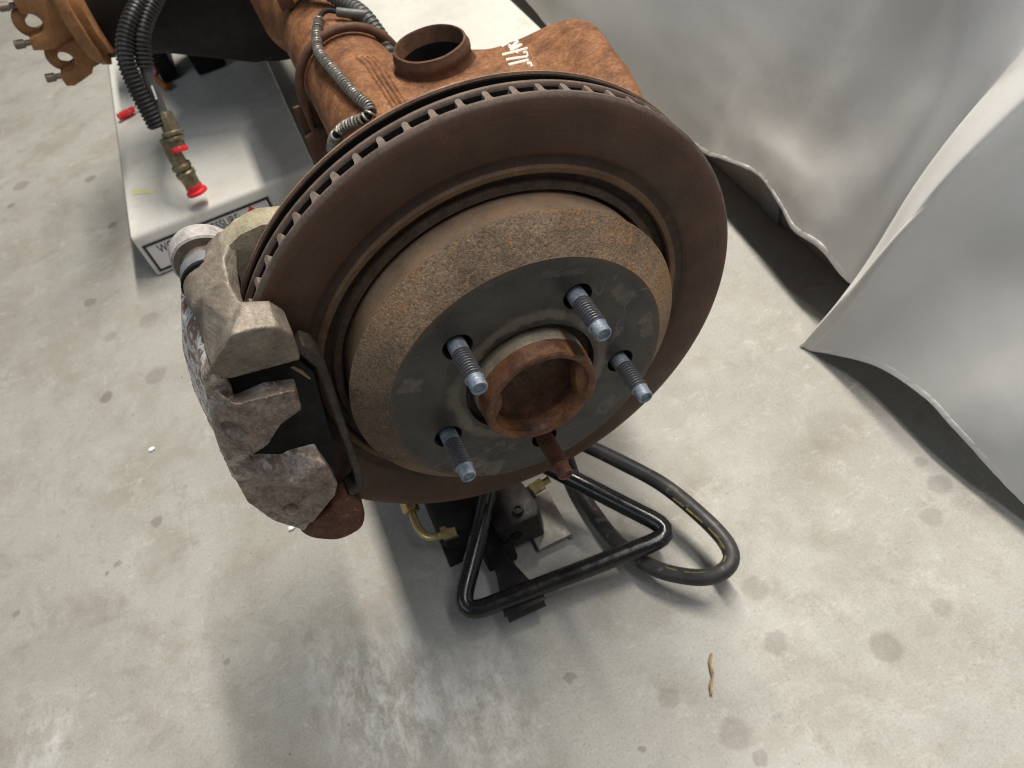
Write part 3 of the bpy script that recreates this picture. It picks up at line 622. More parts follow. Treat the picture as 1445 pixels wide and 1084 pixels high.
# cooling vanes between the two discs
def vane(a):
    m = MB(); pr = []
    w = .0120
    for mi, rads in ((1, (.74, .90, .968)), (0, (.968, .988, .9965))):
        m.mi = mi; sec = []
        for rr in rads:
            ww = w if rr < .99 else w*.86
            sec.append([Vector((rr, q*ww, y)) for q, y in ((-1.45, .028), (-1.0, .037), (-1.0, .062), (-.72, .073), (0, .0785), (.72, .073), (1.0, .062), (1.0, .037), (1.45, .028))])
        m.loft([[Vector((p.x*math.cos(a)-p.y*math.sin(a), p.z, p.x*math.sin(a)+p.y*math.cos(a))) for p in s_] for s_ in sec], cap=(mi == 0))
    return m
rest = MB()
for k in range(71):
    deg = 91.8+360/71*k; d2 = (deg+180) % 360-180
    if 50 < d2 < 172: vane(math.radians(deg)).build('cooling_vane', [M['vane'], M['vent']], disc)
    else:
        q = vane(math.radians(deg)); rest.add(q.v, q.f)
        rest.m[-len(q.m):] = q.m
ro = rest.build('cooling_vane', [M['vane'], M['vent']], disc); ro['kind'] = 'stuff'
# raised foundry marks in the groove (unreadable in the photo)
for k, deg in enumerate([107, 105.2, 103.2, 101.4, 99.4, 97.4, 95.8, 94.2, 92.4, 90.8, 60, 58.5, 57, 40, 38.6, 37, 35, 33.4]):
    a = math.radians(deg); r = .703; rot = Matrix.Rotation(-a+PI/2, 3, 'Y')
    b = MB(); b.box((r*math.cos(a), .047, r*math.sin(a)), (.006, .010, .0075), rot); b.box((r*math.cos(a+.007), .047, r*math.sin(a+.007)), (.006, .010, .0022+.002*(k % 3)), rot)
    b.build('foundry_mark', M['groove'], disc)
# --- hub
hb = MB(); hb.mi = 0
hb.lathe([(-.14, .262), (-.14, .245), (-.15, .228), (-.262, .226)], n=96)
hb.mi = 1
hb.lathe([(-.262, .226), (-.268, .2235), (-.312, .2225), (-.328, .219), (-.334, .212), (-.334, .200), (-.328, .190), (-.314, .185)], n=96)
hb.rough(.003, 16, 2)
hb.mi = 2
nb = 96
def bore_ring(y, r, k):
    out = []
    for q in range(nb):
        a = 2*PI*q/nb; lob = 0
        for c, wd, h in ((165, 22, .055), (-8, 26, .05)):
            d = abs((math.degrees(a)-c+180) % 360-180); lob += h*max(0, 1-(d/wd)**2)**.6 if d < wd else 0
        rr = r-lob*.6*k; out.append(Vector((rr*math.cos(a), y, rr*math.sin(a))))
    return out
hb.mi = 1; hb.loft([bore_ring(-.314, .185, 0), bore_ring(-.308, .183, .7), bore_ring(-.298, .180, 1.0), bore_ring(-.265, .177, 1.05)], cap=False)
hb.mi = 2; hb.loft([bore_ring(-.265, .177, 1.05), bore_ring(-.235, .172, 1.1), bore_ring(-.218, .150, .9), bore_ring(-.212, .10, .3), bore_ring(-.214, .03, 0), bore_ring(-.214, .001, 0)], cap=False)
hub = hb.build('wheel_hub', [M['ring_side'], M['rust_deep'], M['bore']], axle)
# --- studs
def stud_mesh(rusty):
    m = MB(); prof = [(-.15, 0), (-.15, .034), (-.262, .034)]; y = -.262
    while y > -.380:
        prof += [(y, .0345), (y-.0036, .0285), (y-.0070, .0285), (y-.0106, .0345)]; y -= .0126
    prof += [(y, .0310), (y-.006, .0300), (-.431, .0300), (-.4355, .0275), (-.436, .021), (-.430, .0195), (-.430, 0)]
    i_thr = 1
    for k in range(len(prof)-1):
        m.mi = (2 if min(prof[k][1], prof[k+1][1]) < .0286 else 1) if -.388 < prof[k][0] < -.24 and prof[k+1][0] < -.24 else 0  # thread roots get the darker slot, their shade painted in
        m.lathe(prof[k:k+2], n=24)
    if rusty:
        for v in m.v: v.x *= 1.08; v.z *= 1.08
        m.rough(.002, 30, 3)
    return m
zm = stud_mesh(False); zs = None
for k, a in enumerate(STUD):
    off = Vector((.387*math.cos(a)*S, 0, .387*math.sin(a)*S))+W((0, 0, 0))-axle.location
    if k == 3:
        o = stud_mesh(True).build('wheel_stud', [M['stud_rust'], M['stud_rust'], M['bore']], axle, centre=(0, 0, 0)); o.location = off; o['label'] = 'rust-brown wheel stud, the only rusted one of the five'
    elif zs is None:
        zs = zm.build('wheel_stud', [M['zinc'], M['thread'], M['thread_root_shade']], axle, centre=(0, 0, 0)); zs.location = off
    else: clone(zs, off).rotation_euler = (0.010*math.sin(k*2.1), 1.3*k, 0.008*math.cos(k*1.7))

# --- caliper
cal = MB()
def P(pts): return [Vector(p) for p in pts]
def poly_prism(m, outer_front, yf, outer_back, yb):
    m.loft([[Vector((x, yf, z)) for x, z in outer_front], [Vector((x, yb, z)) for x, z in outer_back]])
def inset(poly, k):
    cx = sum(p[0] for p in poly)/len(poly); cz = sum(p[1] for p in poly)/len(poly); return [(cx+(x-cx)*k, cz+(z-cz)*k) for x, z in poly]
# body bridging over the disc edge
A = [(-.93, .60), (-1.00, .555), (-1.055, .40), (-1.10, .22), (-1.135, .05), (-1.155, -.10), (-1.13, -.27), (-1.06, -.42), (-.99, -.36), (-1.04, -.10), (-1.045, .10), (-1.01, .30), (-.95, .45)]
Bk = [(-.93, .62), (-1.02, .575), (-1.09, .44), (-1.15, .24), (-1.19, .03), (-1.21, -.14), (-1.19, -.32), (-1.10, -.46), (-1.02, -.38), (-1.05, -.10), (-1.05, .10), (-1.015, .30), (-.95, .45)]
secs_c = [[Vector((x, -.13, z)) for x, z in A], [Vector((x, .05, z)) for x, z in A], [Vector((x, .18, z)) for x, z in Bk], [Vector((x*.985, .40, z*.97)) for x, z in Bk]]
cal.loft(secs_c)
CALI = cal
cal.prism([(-.60, .42), (-.92, .56), (-1.06, .40), (-1.17, .02), (-1.15, -.30), (-1.0, -.42), (-.62, -.30), (-.52, .05)], .20, .58, 'xz')
# two fingers over the outer pad
def finger(name, back, front, yb, yf, seed, mat='caliper', extra=0):
    cal.loft([[Vector((x, yb, z)) for x, z in back], [Vector((x, y, z)) for (x, z), y in zip(front, yf)]])
bm_f1 = [(-1.015, .42), (-.955, .41), (-.855, .41), (-.765, .37), (-.79, .285), (-.88, .26), (-.96, .20), (-1.055, .175), (-1.125, .18), (-1.075, .37)]
f1f = [(-.985, .50), (-.945, .452), (-.868, .452), (-.768, .412), (-.785, .31), (-.872, .285), (-.945, .228), (-1.01, .205), (-1.095, .21), (-1.045, .42)]
finger('caliper_finger', bm_f1, f1f, -.10, [-.14, -.19, -.225, -.20, -.195, -.20, -.21, -.20, -.15, -.14], 1)
bm_f2 = [(-1.125, .18), (-1.03, .13), (-.95, .06), (-.835, .03), (-.835, -.16), (-.88, -.255), (-1.00, -.37), (-1.06, -.37), (-1.135, -.20), (-1.155, .02)]
f2f = [(-1.10, .155), (-1.03, .03), (-.955, -.035), (-.815, .010), (-.822, -.13), (-.855, -.19), (-.985, -.285), (-1.04, -.285), (-1.11, -.14), (-1.135, .05)]
finger('caliper_finger', bm_f2, f2f, -.08, [-.125, -.17, -.205, -.21, -.20, -.20, -.205, -.19, -.15, -.12], 2)
cal.rough(.0035, 5, 5)
calo = cast(cal.build('brake_caliper', M['caliper_cast'], axle, centre=(0, 0, 0)), .0062, 3)
# casting dimples dented into the fingers, and a pitted skin
for v in calo.data.vertices:
    q = v.co/S
    for cx, cz, r, dep in ((-1.012, .335, .036, .030), (-1.03, -.19, .032, .030)):
        d = math.hypot(q.x-cx, q.z-cz)
        if d < r and q.y < -.1: q.y += dep*(1-(d/r)**2)**.7
    nn = noise.noise(q*26)*.55+noise.noise(q*60+Vector((5, 1, 2)))*.45
    q += Vector((nn, nn*.8, nn*.6))*(.0012 if q.y < -.05 else .0030)
    v.co = q*S
calo.data.update()
# brake pad and its friction block
b = MB(); pp = [(-.95, .50), (-.72, .44), (-.70, .36), (-.80, -.16), (-.85, -.24), (-1.00, -.34), (-1.08, -.30), (-1.10, 0), (-1.04, .30)]
b.prism(pp, -.105, -.065, 'xz'); b.prism(inset(pp, .93), -.065, -.004, 'xz'); b.build('brake_pad', M['pad'], calo, bevel=.008)
b = MB(); b.prism([(-.745, .43), (-.728, .39), (-.718, .345), (-.724, .345), (-.740, .39), (-.757, .43)], -.112, -.103, 'xz'); b.build('pad_clip', M['tan'], calo)
# caliper bracket: hook in front, bridge over the edge, block behind
brk = MB()
hf = [(-.955, .60), (-.845, .685), (-.775, .672), (-.715, .645), (-.688, .585), (-.708, .475), (-.93, .518), (-.958, .548)]
hb_ = [(-.965, .59), (-.865, .665), (-.785, .690), (-.715, .655), (-.690, .60), (-.715, .45), (-.94, .48), (-.968, .52)]
brk.loft([[Vector((x, -.150, z)) for x, z in inset(hf, .96)], [Vector((x, -.140, z)) for x, z in hf], [Vector((x, -.028, z)) for x, z in hb_]])
br = [[(-.97, .52), (-.95, .60), (-.845, .685), (-.785, .68), (-.80, .645), (-.865, .565), (-.93, .47), (-.965, .49)],
      [(-1.0, .48), (-.97, .585), (-.905, .70), (-.81, .71), (-.795, .65), (-.865, .555), (-.93, .46), (-.985, .45)],
      [(-1.0, .47), (-.965, .60), (-.905, .715), (-.80, .735), (-.775, .685), (-.85, .57), (-.93, .45), (-.985, .44)],
      [(-1.0, .45), (-.96, .575), (-.90, .69), (-.79, .745), (-.73, .735), (-.82, .575), (-.93, .43), (-.985, .42)]]
brk.loft([[Vector((x, y, z)) for x, z in q] for q, y in zip(br, (-.075, .05, .15, .29))])
brk.lathe([(.188, 0), (.188, .086), (.12, .084), (.06, .07), (.03, 0)], (-.889, 0, .632), 'y', 32)
brk.rough(.004, 6, 8); bro = cast(brk.build('caliper_bracket', M['bracket'], calo), .0064, 2)
b = MB(); bb = [(-.975, .53), (-.90, .655), (-.845, .705), (-.80, .73), (-.725, .765), (-.65, .77), (-.56, .74), (-.44, .64), (-.40, .50), (-.62, .42), (-.90, .40)]
b.loft([[Vector((x, .205, z)) for x, z in inset(bb, .97)], [Vector((x, .225, z)) for x, z in bb], [Vector((x, .30, z)) for x, z in bb], [Vector((x, .40, z*.89)) for x, z in inset(bb, .95)]]); b.rough(.006, 6, 3)
b.build('rear_block', M['bracket_gold'], calo, bevel=.02, seg=2, angle=25)
# slide-pin stack: pale eye, neck, grey boot, black lip, boss
gx, gz = -.885, .640
b = MB(); b.mi = 1; b.lathe([(.30, 0), (.30, .099)], (gx, 0, gz+.008), 'y', 40); b.mi = 0; b.lathe([(.30, .099), (.306, .106), (.37, .108), (.385, .098), (.385, 0)], (gx, 0, gz+.008), 'y', 40); b.rough(.003, 12); b.build('caliper_ear', [M['oxide'], M['bracket']], calo)
b = MB(); b.lathe([(.30, .0), (.30, .076), (.24, .074), (.24, 0)], (gx, 0, gz), 'y', 32); b.build('slide_pin', M['bracket'], calo)
b = MB(); b.lathe([(.262, .078), (.255, .088), (.222, .091), (.205, .086), (.205, .0)], (gx, 0, gz), 'y', 32); b.build('rubber_boot', M['boot'], calo)
b = MB(); b.lathe([(.207, .0), (.207, .092), (.190, .094), (.186, .086), (.186, 0)], (gx, 0, gz-.005), 'y', 32); b.build('boot_lip', M['pad'], calo)

# outer rail joining hook and lower lug
b = MB(); rail = [(-.712, .478), (-.68, .505), (-.655, .47), (-.648, .40), (-.738, -.26), (-.765, -.345), (-.825, -.36), (-.83, -.32), (-.785, -.30), (-.77, -.25), (-.685, .38)]
b.prism(rail, -.115, -.03, 'xz'); b.rough(.004, 7); b.build('pad_rail', M['rail'], calo, bevel=.014, seg=3)
def rounded(poly, r=.05, n=4): return [(v.x, v.y) for v in fillet([(x, z, 0) for x, z in poly], r, n, True)]
b = MB(); lug = [(-1.09, -.42), (-.97, -.40), (-.90, -.36), (-.83, -.34), (-.805, -.44), (-.815, -.53), (-.86, -.62), (-.97, -.63), (-1.07, -.53)]; lug = rounded(lug, .06)
b.loft([[Vector((x, -.105, z)) for x, z in inset(lug, .95)], [Vector((x, -.09, z)) for x, z in lug], [Vector((x, -.028, z)) for x, z in lug]]); b.rough(.006, 7); b.build('lower_lug', M['lug_rust'], calo, bevel=.012, seg=3)
b = MB(); b.prism([(-1.12, -.42), (-1.0, -.38), (-.92, -.50), (-.90, -.60), (-.98, -.64), (-1.10, -.54)], -.03, .30, 'xz'); b.build('lower_bridge', M['rust_brown'], calo, bevel=.02)
# --- brake line in its wound wire guard
line_px = [(499, 22), (482, 18), (464, 15), (454, 20), (449, 34), (447, 52), (449, 70), (456, 82), (474, 103), (492, 124), (508, 140), (520, 150), (523, 160), (513, 168), (496, 174), (482, 183), (472, 195), (466, 212)]
L = []
for i, (a, c) in enumerate(line_px):
    q = onto(a, c, (pbv, tbv)); d = ray(a, c).normalized()
    if q is None: q = at(a, c, 'y', 2.5)
    L.append(q-d*(.13 if i < 8 else .085 if i < 9 else .035+.05*max(0, (12-i)/4)))
L[0] = L[1]*2-L[2]+Vector((.06, 0, -.02))
path = cr(L, 10)
b = MB(); b.tube(resample(path, .02), .0150, 8); lineo = b.build('brake_line', M['pad'], axle)
p2 = resample(path, .0018); k0 = int(len(p2)*.12); p2 = p2[k0:]
fr = frames(p2); hel = []; ph = 0.0
for i, (p, (u, w, t)) in enumerate(zip(p2, fr)):
    fx = i/len(p2); pitch = .0235 if fx < .66 else .0235+.014*min(1, (fx-.66)/.12)
    ph += 2*PI*.0018/pitch; hel.append(p+u*(.0245*math.cos(ph))+w*(.0245*math.sin(ph)))
b = MB(); b.tube(hel, .0066, 5); b.build('wire_guard', M['wire'], lineo)
b = MB(); b.tube(resample(path, .02)[:9], .027, 12); b.build('end_sleeve', M['sleeve_grey'], lineo)

# ---------------------------------------------------------------- corrugated hoses
def corrugated(name, path, r, mat, parent, pitch=.030):
    p = resample(path, pitch/4)
    b = MB(); b.tube(p, lambda i: r*(1.0, 1.0, .84, .84)[i % 4], 14); return b.build(name, mat, parent)
gh = thing('corrugated_hose', at(485, 0, 'y', 2.9), 'grey corrugated conduit lying along the far side of the axle tube', 'hose')
gp = cr([at(380, -60, 'y', 3.3), at(430, -30, 'y', 3.0), at(485, 2, 'y', 2.75), at(512, 20, 'y', 2.6), at(530, 42, 'y', 2.5), at(545, 66, 'y', 2.4), at(552, 90, 'y', 2.35)], 10)
corrugated('conduit', gp, .048, M['sleeve_grey'], gh, .030)
# two capped hoses hanging from the differential
zc = ZT
def hose_thing(label): return thing('brake_hose', at(265, 255, 'z', ZT+.10), label, 'hose', 'capped hoses hanging over the lift')
h1 = hose_thing('shorter hanging hose with bare grey length below its corrugated sleeve and a red ring plug')
c1 = [at(228, -40, 'y', 4.6), at(222, -8, 'y', 4.5), at(208, 20, 'y', 4.4), at(201, 45, 'y', 4.32), at(201, 70, 'y', 4.27), at(205, 96, 'y', 4.22)]
q1 = [at(205, 94, 'y', 4.22), at(213, 120, 'y', 4.18), at(224, 148, 'y', 4.14), at(232, 168, 'y', 4.1)]
corrugated('corrugated_sleeve', cr(c1, 12), .068, M['sleeve'], h1, .030)
b = MB(); b.tube(resample(cr(q1, 10), .02), .044, 16); b.build('rubber_hose', M['rubber'], h1)
b = MB(); pa, pb = at(214, 121, 'y', 4.16), at(221, 140, 'y', 4.13); d_ = (CAM_C-pa).normalized()*.043
b.tube([pa+d_, (pa+pb)/2+d_, pb+d_], .010, 6, flat=.4); b.build('printed_stripe', M['sign'], h1)
def fitting(thing_o, a, c, profile, capprof):
    d = (c-a).normalized(); L_ = (c-a).length
    b = MB(); b.stack(a, d, [(x*L_, r) for x, r in profile], 20); b.build('crimp_fitting', M['crimp'], thing_o)
    b = MB(); b.stack(a, d, [(x*L_, r) for x, r in capprof], 20); b.build('red_cap', M['red'], thing_o)
fitting(h1, at(231, 158, 'y', 4.10), at(254, 214, 'y', 3.98), [(0, .0), (0, .050), (.12, .060), (.30, .064), (.46, .062), (.50, .084), (.56, .084), (.60, .068), (.64, .078), (.70, .078), (.74, .06), (.9, .058), (.9, 0)], [(.86, .0), (.86, .062), (.92, .07), (1.0, .066), (1.0, .036), (.9, .03), (.9, 0)])
h2 = hose_thing('hose sleeved almost to its fitting, with a red cap nearly touching the white lift')
c2 = [at(214, -40, 'y', 4.65), at(205, -8, 'y', 4.5), at(187, 22, 'y', 4.36), at(177, 55, 'y', 4.27), at(178, 85, 'y', 4.2), at(190, 118, 'y', 4.14), at(206, 150, 'y', 4.09), at(222, 180, 'y', 4.05)]
corrugated('corrugated_sleeve', cr(c2, 12), .068, M['sleeve'], h2, .030)
fitting(h2, at(232, 196, 'y', 4.02), at(279, 272, 'y', 3.93), [(0, .0), (0, .045), (.2, .056), (.3, .06), (.44, .06), (.47, .078), (.53, .078), (.56, .062), (.60, .078), (.66, .078), (.70, .066), (.9, .062), (.9, 0)], [(.84, .0), (.84, .064), (.87, .068), (.93, .064), (.95, .084), (1.0, .086), (1.0, .05), (.985, 0)])
# red bits lying on the lift
b = MB(); a_, c_ = at(167, 166, 'z', ZT+.045), at(189, 154, 'z', ZT+.045)
ax = (c_-a_); m_ = resample([a_, c_], ax.length/14)
b.tube(m_, lambda i: .030+.014*(i % 2)*(1-.02*i), 7, flat=.6); e_ = c_+ax*.55; b.tube([c_, (c_+e_)/2+Vector((0, 0, .03)), e_], .008, 6); b.rough(.012, 14)
tag(b.build('red_plug', M['red']), 'small crumpled red plastic plug lying near the left edge of the white lift', 'plug')
b = MB(); a_, c_ = at(222, 112, 'z', ZT+.05), at(235, 124, 'z', ZT+.05); b.tube([a_, (a_+c_)/2, c_], .035, 8, flat=.6)
oc = tag(b.build('orange_clip', M['orange'], bevel=.01), 'small orange clip on the white lift behind the hanging hoses', 'clip')
b = MB(); a_ = at(216, 95, 'z', ZT+.09); c_ = at(221, 108, 'z', ZT+.05); b.tube([a_, (a_+c_)/2+Vector((.03, 0, 0)), c_], .018, 8)
tag(b.build('red_tie', M['red']), 'short red tie half hidden behind the grey hose end', 'tie')
# dried stains on the lift (flat residue)
b = MB(); q = [(185, 268), (222, 268), (224, 273), (186, 275)]
b.prism([(v.x, v.y) for v in (at(a, c, 'z', ZT) for a, c in q)], ZT+.001, ZT+.003, 'xy'); b.build('yellow_stain', M['stain'], lift)

# ---------------------------------------------------------------- foot pump under the disc
pump = thing('foot_pump', (-.2, .2, -FZ), 'black hydraulic foot pump with bent tube pedal and brass fittings under the brake disc', 'pump')
zl, zf = -1.33, -1.47
pts = [at(694, 640, 'z', -1.28), at(690, 700, 'z', zl), at(646, 872, 'z', zf), at(958, 752, 'z', zf), at(800, 672, 'z', -1.36), at(740, 640, 'z', -1.33)]
pp_ = fillet(pts[:1]+pts[1:], .16, 10)
b = MB(); b.tube(resample(pp_, .03), .049, 18); b.build('pedal', M['gloss_black'], pump)
b = MB(); zt_ = -1.44
fp = [at(716, 872, 'z', -1.52), at(768, 848, 'z', -1.52), at(768, 856, 'z', -1.56), at(718, 880, 'z', -1.56)]
c0 = sum(fp, Vector())/4
dirx = (fp[1]-fp[0]).normalized(); b.tube([fp[0], (fp[0]+fp[1])/2, fp[1]], .030, 8, flat=.5); b.build('pedal_foot', M['block'], pump)
b = MB(); b.loft([[at(682, 770, 'z', -1.52), at(702, 765, 'z', -1.52), at(702, 765, 'z', -1.60), at(682, 770, 'z', -1.60)], [at(700, 810, 'z', -1.50), at(730, 800, 'z', -1.50), at(730, 800, 'z', -1.56), at(700, 810, 'z', -1.56)], [at(712, 872, 'z', -1.49), at(772, 845, 'z', -1.49), at(772, 845, 'z', -1.53), at(712, 872, 'z', -1.53)]])
b.build('pedal_lever', M['block'], pump, bevel=.006)
# valve block (top at -1.38), its bolt and ports
b = MB(); b.prism([(-.315, .04), (-.085, .03), (-.06, .10), (-.085, .27), (-.30, .29), (-.33, .10)], -1.62, -1.39, 'xy'); vb = b.build('valve_block', M['block'], pump, bevel=.010)
q = at(731, 719, 'z', -1.37); b = MB(); b.stack((q.x, q.y, -1.395), (0, 0, 1), [(0, .030), (.035, .030), (.035, .018), (.02, .014), (.02, 0)], 20); b.build('socket_bolt', M['block'], vb)
b = MB(); b.stack((-.235, .038, -1.50), (0, 1, 0), [(-.004, .034), (-.004, .028), (.03, .026), (.03, 0)], 20); b.build('port', M['pad'], vb)
b = MB(); b.stack((-.05, .20, -1.43), (1, .1, .1), [(-.05, .0), (-.05, .04), (0, .04), (.0, .028), (.015, .028), (.015, 0)], 6); b.build('port_collar', M['pad'], vb)
b = MB(); b.stack((-.055, .205, -1.425), (1, .08, .12), [(0, .0), (0, .036), (.075, .036), (.078, .02), (.12, .02), (.12, 0)], 6); b.build('brass_fitting', M['brass'], vb)
b = MB(); b.box((-.05, .13, -1.645), (.10, .16, .010)); b.box((.045, .13, -1.67), (.008, .16, .03)); b.build('mounting_plate', M['steel_pale'], pump, bevel=.004)
# pump body further back, cylinder and reservoir, partly hidden by the disc
b = MB(); b.stack((-.50, .16, -1.50), (0.02, 1, 0.02), [(0, 0), (0, .10), (.03, .13), (.9, .13), (.9, 0)], 28); b.build('pump_cylinder', M['pad'], pump)
b = MB(); b.box((-.42, .48, -1.56), (.12, .30, .13)); b.box((-.36, .12, -1.60), (.09, .14, .06)); b.build('pump_body', M['pad'], pump, bevel=.02)
b = MB(); b.stack((-.60, .50, -1.44), (.1, -.5, -.15), [(0, 0), (0, .02), (.2, .02), (.2, 0)], 10); b.build('side_rod', M['brass'], pump)
# brass elbow on the left
e = [at(573, 700, 'z', -1.42), at(583, 728, 'z', -1.42), at(590, 744, 'z', -1.42), at(602, 757, 'z', -1.42), at(618, 757, 'z', -1.42), at(636, 750, 'z', -1.42)]
b = MB(); b.tube(resample(cr(e, 8), .02), .022, 12); el = b.build('brass_elbow', M['brass'], pump)
b = MB(); d_ = (e[1]-e[0]).normalized(); b.stack(e[0]-d_*.02, d_, [(0, 0), (0, .048), (.13, .048), (.14, .036), (.14, 0)], 6); b.build('hex_nut', M['brass'], el); b = MB(); d_ = (e[5]-e[4]).normalized(); b.stack(e[5]-d_*.05, d_, [(0, 0), (0, .042), (.08, .042), (.08, 0)], 6); b.build('hex_nut', M['brass'], el)
b = MB(); b.box((-.42, .50, -1.694), (.22, .36, .006)); b.build('base_plate', M['block'], pump)
# loop of hydraulic hose
hh = thing('hydraulic_hose', (.5, .2, -FZ), 'thick black hydraulic hose looping over the floor right of the foot pump', 'hose')
hp = [(760, 600, -1.40), (826, 628, -1.42), (880, 654, -1.43), (935, 684, -1.44), (985, 724, -1.45), (1022, 762, -1.46), (1032, 790, -1.47), (1012, 811, -1.49), (972, 814, -1.52), (920, 800, -1.56), (872, 766, -1.60), (838, 724, -1.635), (812, 680, -1.64), (798, 640, -1.63), (780, 590, -1.60)]
path = resample(cr([at(a, c, 'z', z) for a, c, z in hp], 10), .02)
b = MB(); b.tube(path, lambda i: .0425+.0012*noise.noise(Vector((i*.13, 0, 0))), 16); hb2 = b.build('hose_body', M['hose'], hh)
b = MB(); fr = frames(path)
HC = at(900, 740, 'z', -1.5)
i0, i1 = int(len(path)*.30), int(len(path)*.62); pr = []
for i in range(i0, i1):
    p = path[i]; inw = (HC-p).normalized(); pr.append(p+((CAM_C-p).normalized()*.72+inw*.62).normalized()*.0425)
k = 0
while k < len(pr)-9:
    n_ = random.randint(3, 8); seg_ = pr[k:k+n_]
    b.tube(seg_, lambda i: .0055+.0015*random.random(), 6, flat=.3); k += n_+random.choice((0, 1, 1, 3))
b.build('printed_line', M['yellow'], hb2)

# ---------------------------------------------------------------- cabinet under the cloth
cab = thing('cabinet', (3.6, 6, -FZ), 'grey-brown cabinet base glimpsed under the lifted hem of the white cloth', 'cabinet')
b = MB(); b.prism([(2.49, -1.694), (2.49, -1.0), (2.62, -.6), (2.98, .74), (5, .74), (5, -1.694)], .62, 13.2, 'xz'); b.build('cabinet_body', M['cabinet'], cab, bevel=.02)
b = MB(); b.box((2.478, 1.62, -1.45), (.012, .10, .24)); b.build('hinge_plate', M['boot'], cab, bevel=.004)
# ---------------------------------------------------------------- white cloth
def back(y, hem, low, mid):
    return [(hem[0], y+hem[2], hem[1]), (low[0], y+low[1], low[2]), (mid[0], y+mid[1], mid[2]), (mid[0]+.02+.22*(.1-mid[2]), y, .1), (mid[0]+.02+.22*(.75-mid[2]), y, .75)]
C0 = [
 back(13, (2.36, -1.6, 0), (2.40, 0, -1.2), (2.50, 0, -.6)),
 back(9, (2.30, -1.6, 0), (2.37, 0, -1.2), (2.52, 0, -.6)),
 back(6.5, (2.40, -1.58, 0), (2.42, 0, -1.2), (2.54, 0, -.6)),
 back(4.6, (2.28, -1.58, 0), (2.37, 0, -1.2), (2.52, 0, -.6)),
 back(3.4, (2.36, -1.56, 0), (2.40, -.05, -1.2), (2.52, -.1, -.6)),
 back(2.36, (2.32, -1.45, 0), (2.38, -.06, -1.15), (2.52, -.06, -.6)),
 back(1.98, (2.30, -1.32, 0), (2.36, 0, -1.10), (2.48, .02, -.7)),
 back(1.60, (2.29, -1.20, -.04), (2.345, 0, -1.02), (2.45, .06, -.74)),
 back(1.32, (2.25, -1.235, -.07), (2.315, -.02, -1.0), (2.44, .05, -.72)),
 back(1.08, (2.22, -1.29, -.03), (2.30, 0, -1.0), (2.42, .04, -.70)),
 back(.80, (2.22, -1.25, 0), (2.31, .02, -.95), (2.46, 0, -.52)),
 back(.52, (2.26, -1.36, .04), (2.34, .03, -1.0), (2.46, -.02, -.38)),
 [(2.36, .47, -1.42), (2.44, .44, -1.0), (2.52, .36, -.4), (2.66, .28, .1), (3.06, .2, .75)],
 [(2.22, .50, -1.50), (2.32, .45, -1.05), (2.40, .34, -.45), (2.58, .2, .1), (3.06, .05, .75)],
 [(1.935, .495, -1.685), (2.09, .385, -1.22), (2.20, .29, -.88), (2.36, .11, -.15), (3.05, -.1, .75)],
 [(1.925, .475, -1.69), (2.065, .355, -1.215), (2.175, .235, -.74), (2.355, .075, -.18), (3.04, -.16, .75)],
 [(1.940, .435, -1.69), (2.07, .31, -1.215), (2.195, .17, -.59), (2.39, .035, -.235), (3.05, -.3, .75)],
 [(1.950, .415, -1.688), (2.085, .290, -1.235), (2.225, .145, -.64), (2.43, .005, -.29), (3.06, -.34, .75)],
 [(1.985, .27, -1.60), (2.17, .17, -1.25), (2.36, .06, -.80), (2.53, -.10, -.30), (3.08, -.5, .75)],
 [(2.07, .01, -1.50), (2.23, -.08, -1.2), (2.42, -.15, -.80), (2.58, -.3, -.25), (3.08, -.7, .75)],
 [(2.09, -.295, -1.44), (2.21, -.36, -1.2), (2.40, -.45, -.80), (2.58, -.55, -.25), (3.08, -.9, .75)],
 [(2.085, -.51, -1.45), (2.18, -.60, -1.2), (2.36, -.70, -.80), (2.56, -.8, -.25), (3.08, -1.1, .75)],
 [(2.11, -.80, -1.52), (2.19, -.90, -1.22), (2.34, -1.0, -.80), (2.54, -1.1, -.25), (3.08, -1.4, .75)],
 [(2.155, -1.0, -1.60), (2.23, -1.2, -1.25), (2.36, -1.3, -.80), (2.54, -1.5, -.25), (3.08, -1.8, .75)],
 [(2.22, -1.6, -1.65), (2.29, -1.8, -1.25), (2.40, -2.0, -.80), (2.56, -2.2, -.25), (3.08, -2.4, .75)],
 [(2.28, -3.2, -1.66), (2.34, -3.3, -1.25), (2.42, -3.4, -.80), (2.58, -3.4, -.25), (3.08, -3.4, .75)]]
NU, NV = 7, 9
for c in C0: c += [(3.13, c[-1][1], .80), (3.3, c[-1][1], .82), (5.2, c[-1][1], .82)]
colsv = [cr(c, NV) for c in C0]
nv = len(colsv[0]); grid = []
rowsu = [cr([c[j] for c in colsv], NU) for j in range(nv)]
nu = len(rowsu[0])
for i in range(nu):
    for j in range(nv):
        v = rowsu[j][i]; d = Vector((noise.noise(v*1.4), noise.noise(v*1.4+Vector((9, 3, 1)))*.4, 0))*.012+Vector((noise.noise(v*5+Vector((3, 1, 7))), 0, 0))*.004
        rowsu[j][i] = v+d
b = MB(); b.add([rowsu[j][i] for j in range(nv) for i in range(nu)], [(j*nu+i, j*nu+i+1, (j+1)*nu+i+1, (j+1)*nu+i) for j in range(nv-1) for i in range(nu-1)])
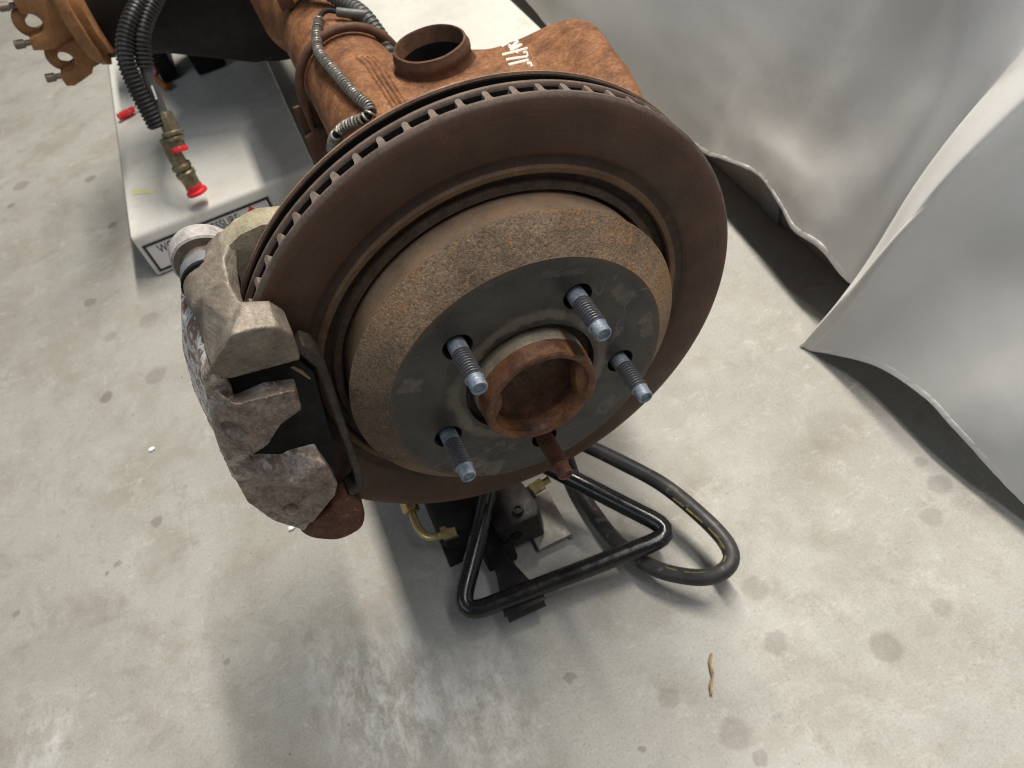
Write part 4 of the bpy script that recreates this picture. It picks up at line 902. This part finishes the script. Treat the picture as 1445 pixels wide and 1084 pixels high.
# cloth laid over the cabinet top
top0 = len(b.v)-nu
clo = b.build('tablecloth', M['cloth'], angle=180, sub=1)
sd = clo.modifiers.new('thick', 'SOLIDIFY'); sd.thickness = .0015; sd.offset = 0
clo.modifiers.move(1, 0)
tag(clo, 'white cloth hanging to the floor at the right, its corner pulled out to a point', 'cloth')
# stitched hem: a doubled strip along the lower edge, slightly puckered
b = MB(); strip = []
hemrows = [rowsu[0], [rowsu[1][i].lerp(rowsu[2][i], .1) for i in range(nu)]]
fine0, fine1 = cr(hemrows[0], 4), cr(hemrows[1], 4)
vs = []
for i, (p, q) in enumerate(zip(fine0, fine1)):
    dirv = (q-p); dirv = dirv.normalized()*min(.065, dirv.length); tng = fine0[min(i+1, len(fine0)-1)]-fine0[max(i-1, 0)]
    nrm = tng.cross(dirv); nrm = nrm.normalized() if nrm.length > 1e-9 else Vector((-1, 0, 0))
    if nrm.dot(CAM_C-p) < 0: nrm = -nrm
    pk = .005*noise.noise(p*16)+.003*noise.noise(p*45)
    vs.append([p-nrm*.006, p-dirv*.04+nrm*.001, p+nrm*(.006+pk*.6), p+dirv*.5+nrm*(.008+pk*1.3), p+dirv+nrm*(.0055+pk*.8), p+dirv*1.04-nrm*.003])
b.loft(vs, cap=False, closed=False); hem = b.build('hem', M['cloth'], clo, angle=60)
# ---------------------------------------------------------------- litter on the floor
b = MB(); L = [at(a, c, 'z', -FZ+.02) for a, c in ((1004, 922), (1002, 938), (1006, 952), (1003, 968), (1005, 984))]
b.tube(resample(cr(L, 5), .02), lambda i: .007+.004*abs(math.sin(i*2.1)), 6, flat=.6); tag(b.build('wood_splinter', M['wood']), 'thin tan wood splinter lying on the concrete right of the pedal', 'splinter')
for nm, px, py, rx, lab in (('paper_scrap', 215, 635, .022, 'tiny white scrap on the floor left of the caliper'), ('plastic_chip', 412, 746, .022, 'small bright chip on the floor below the caliper')):
    b = MB(); q = at(px, py, 'z', -FZ); ring = [(q.x+rx*(1+.3*math.sin(k*2.3))*math.cos(k*PI/5), q.y+rx*.7*math.sin(k*PI/5)) for k in range(10)]
    b.prism(ring, -FZ+.003, -FZ+.014, 'xy'); tag(b.build(nm, M['scrap']), lab, 'scrap')
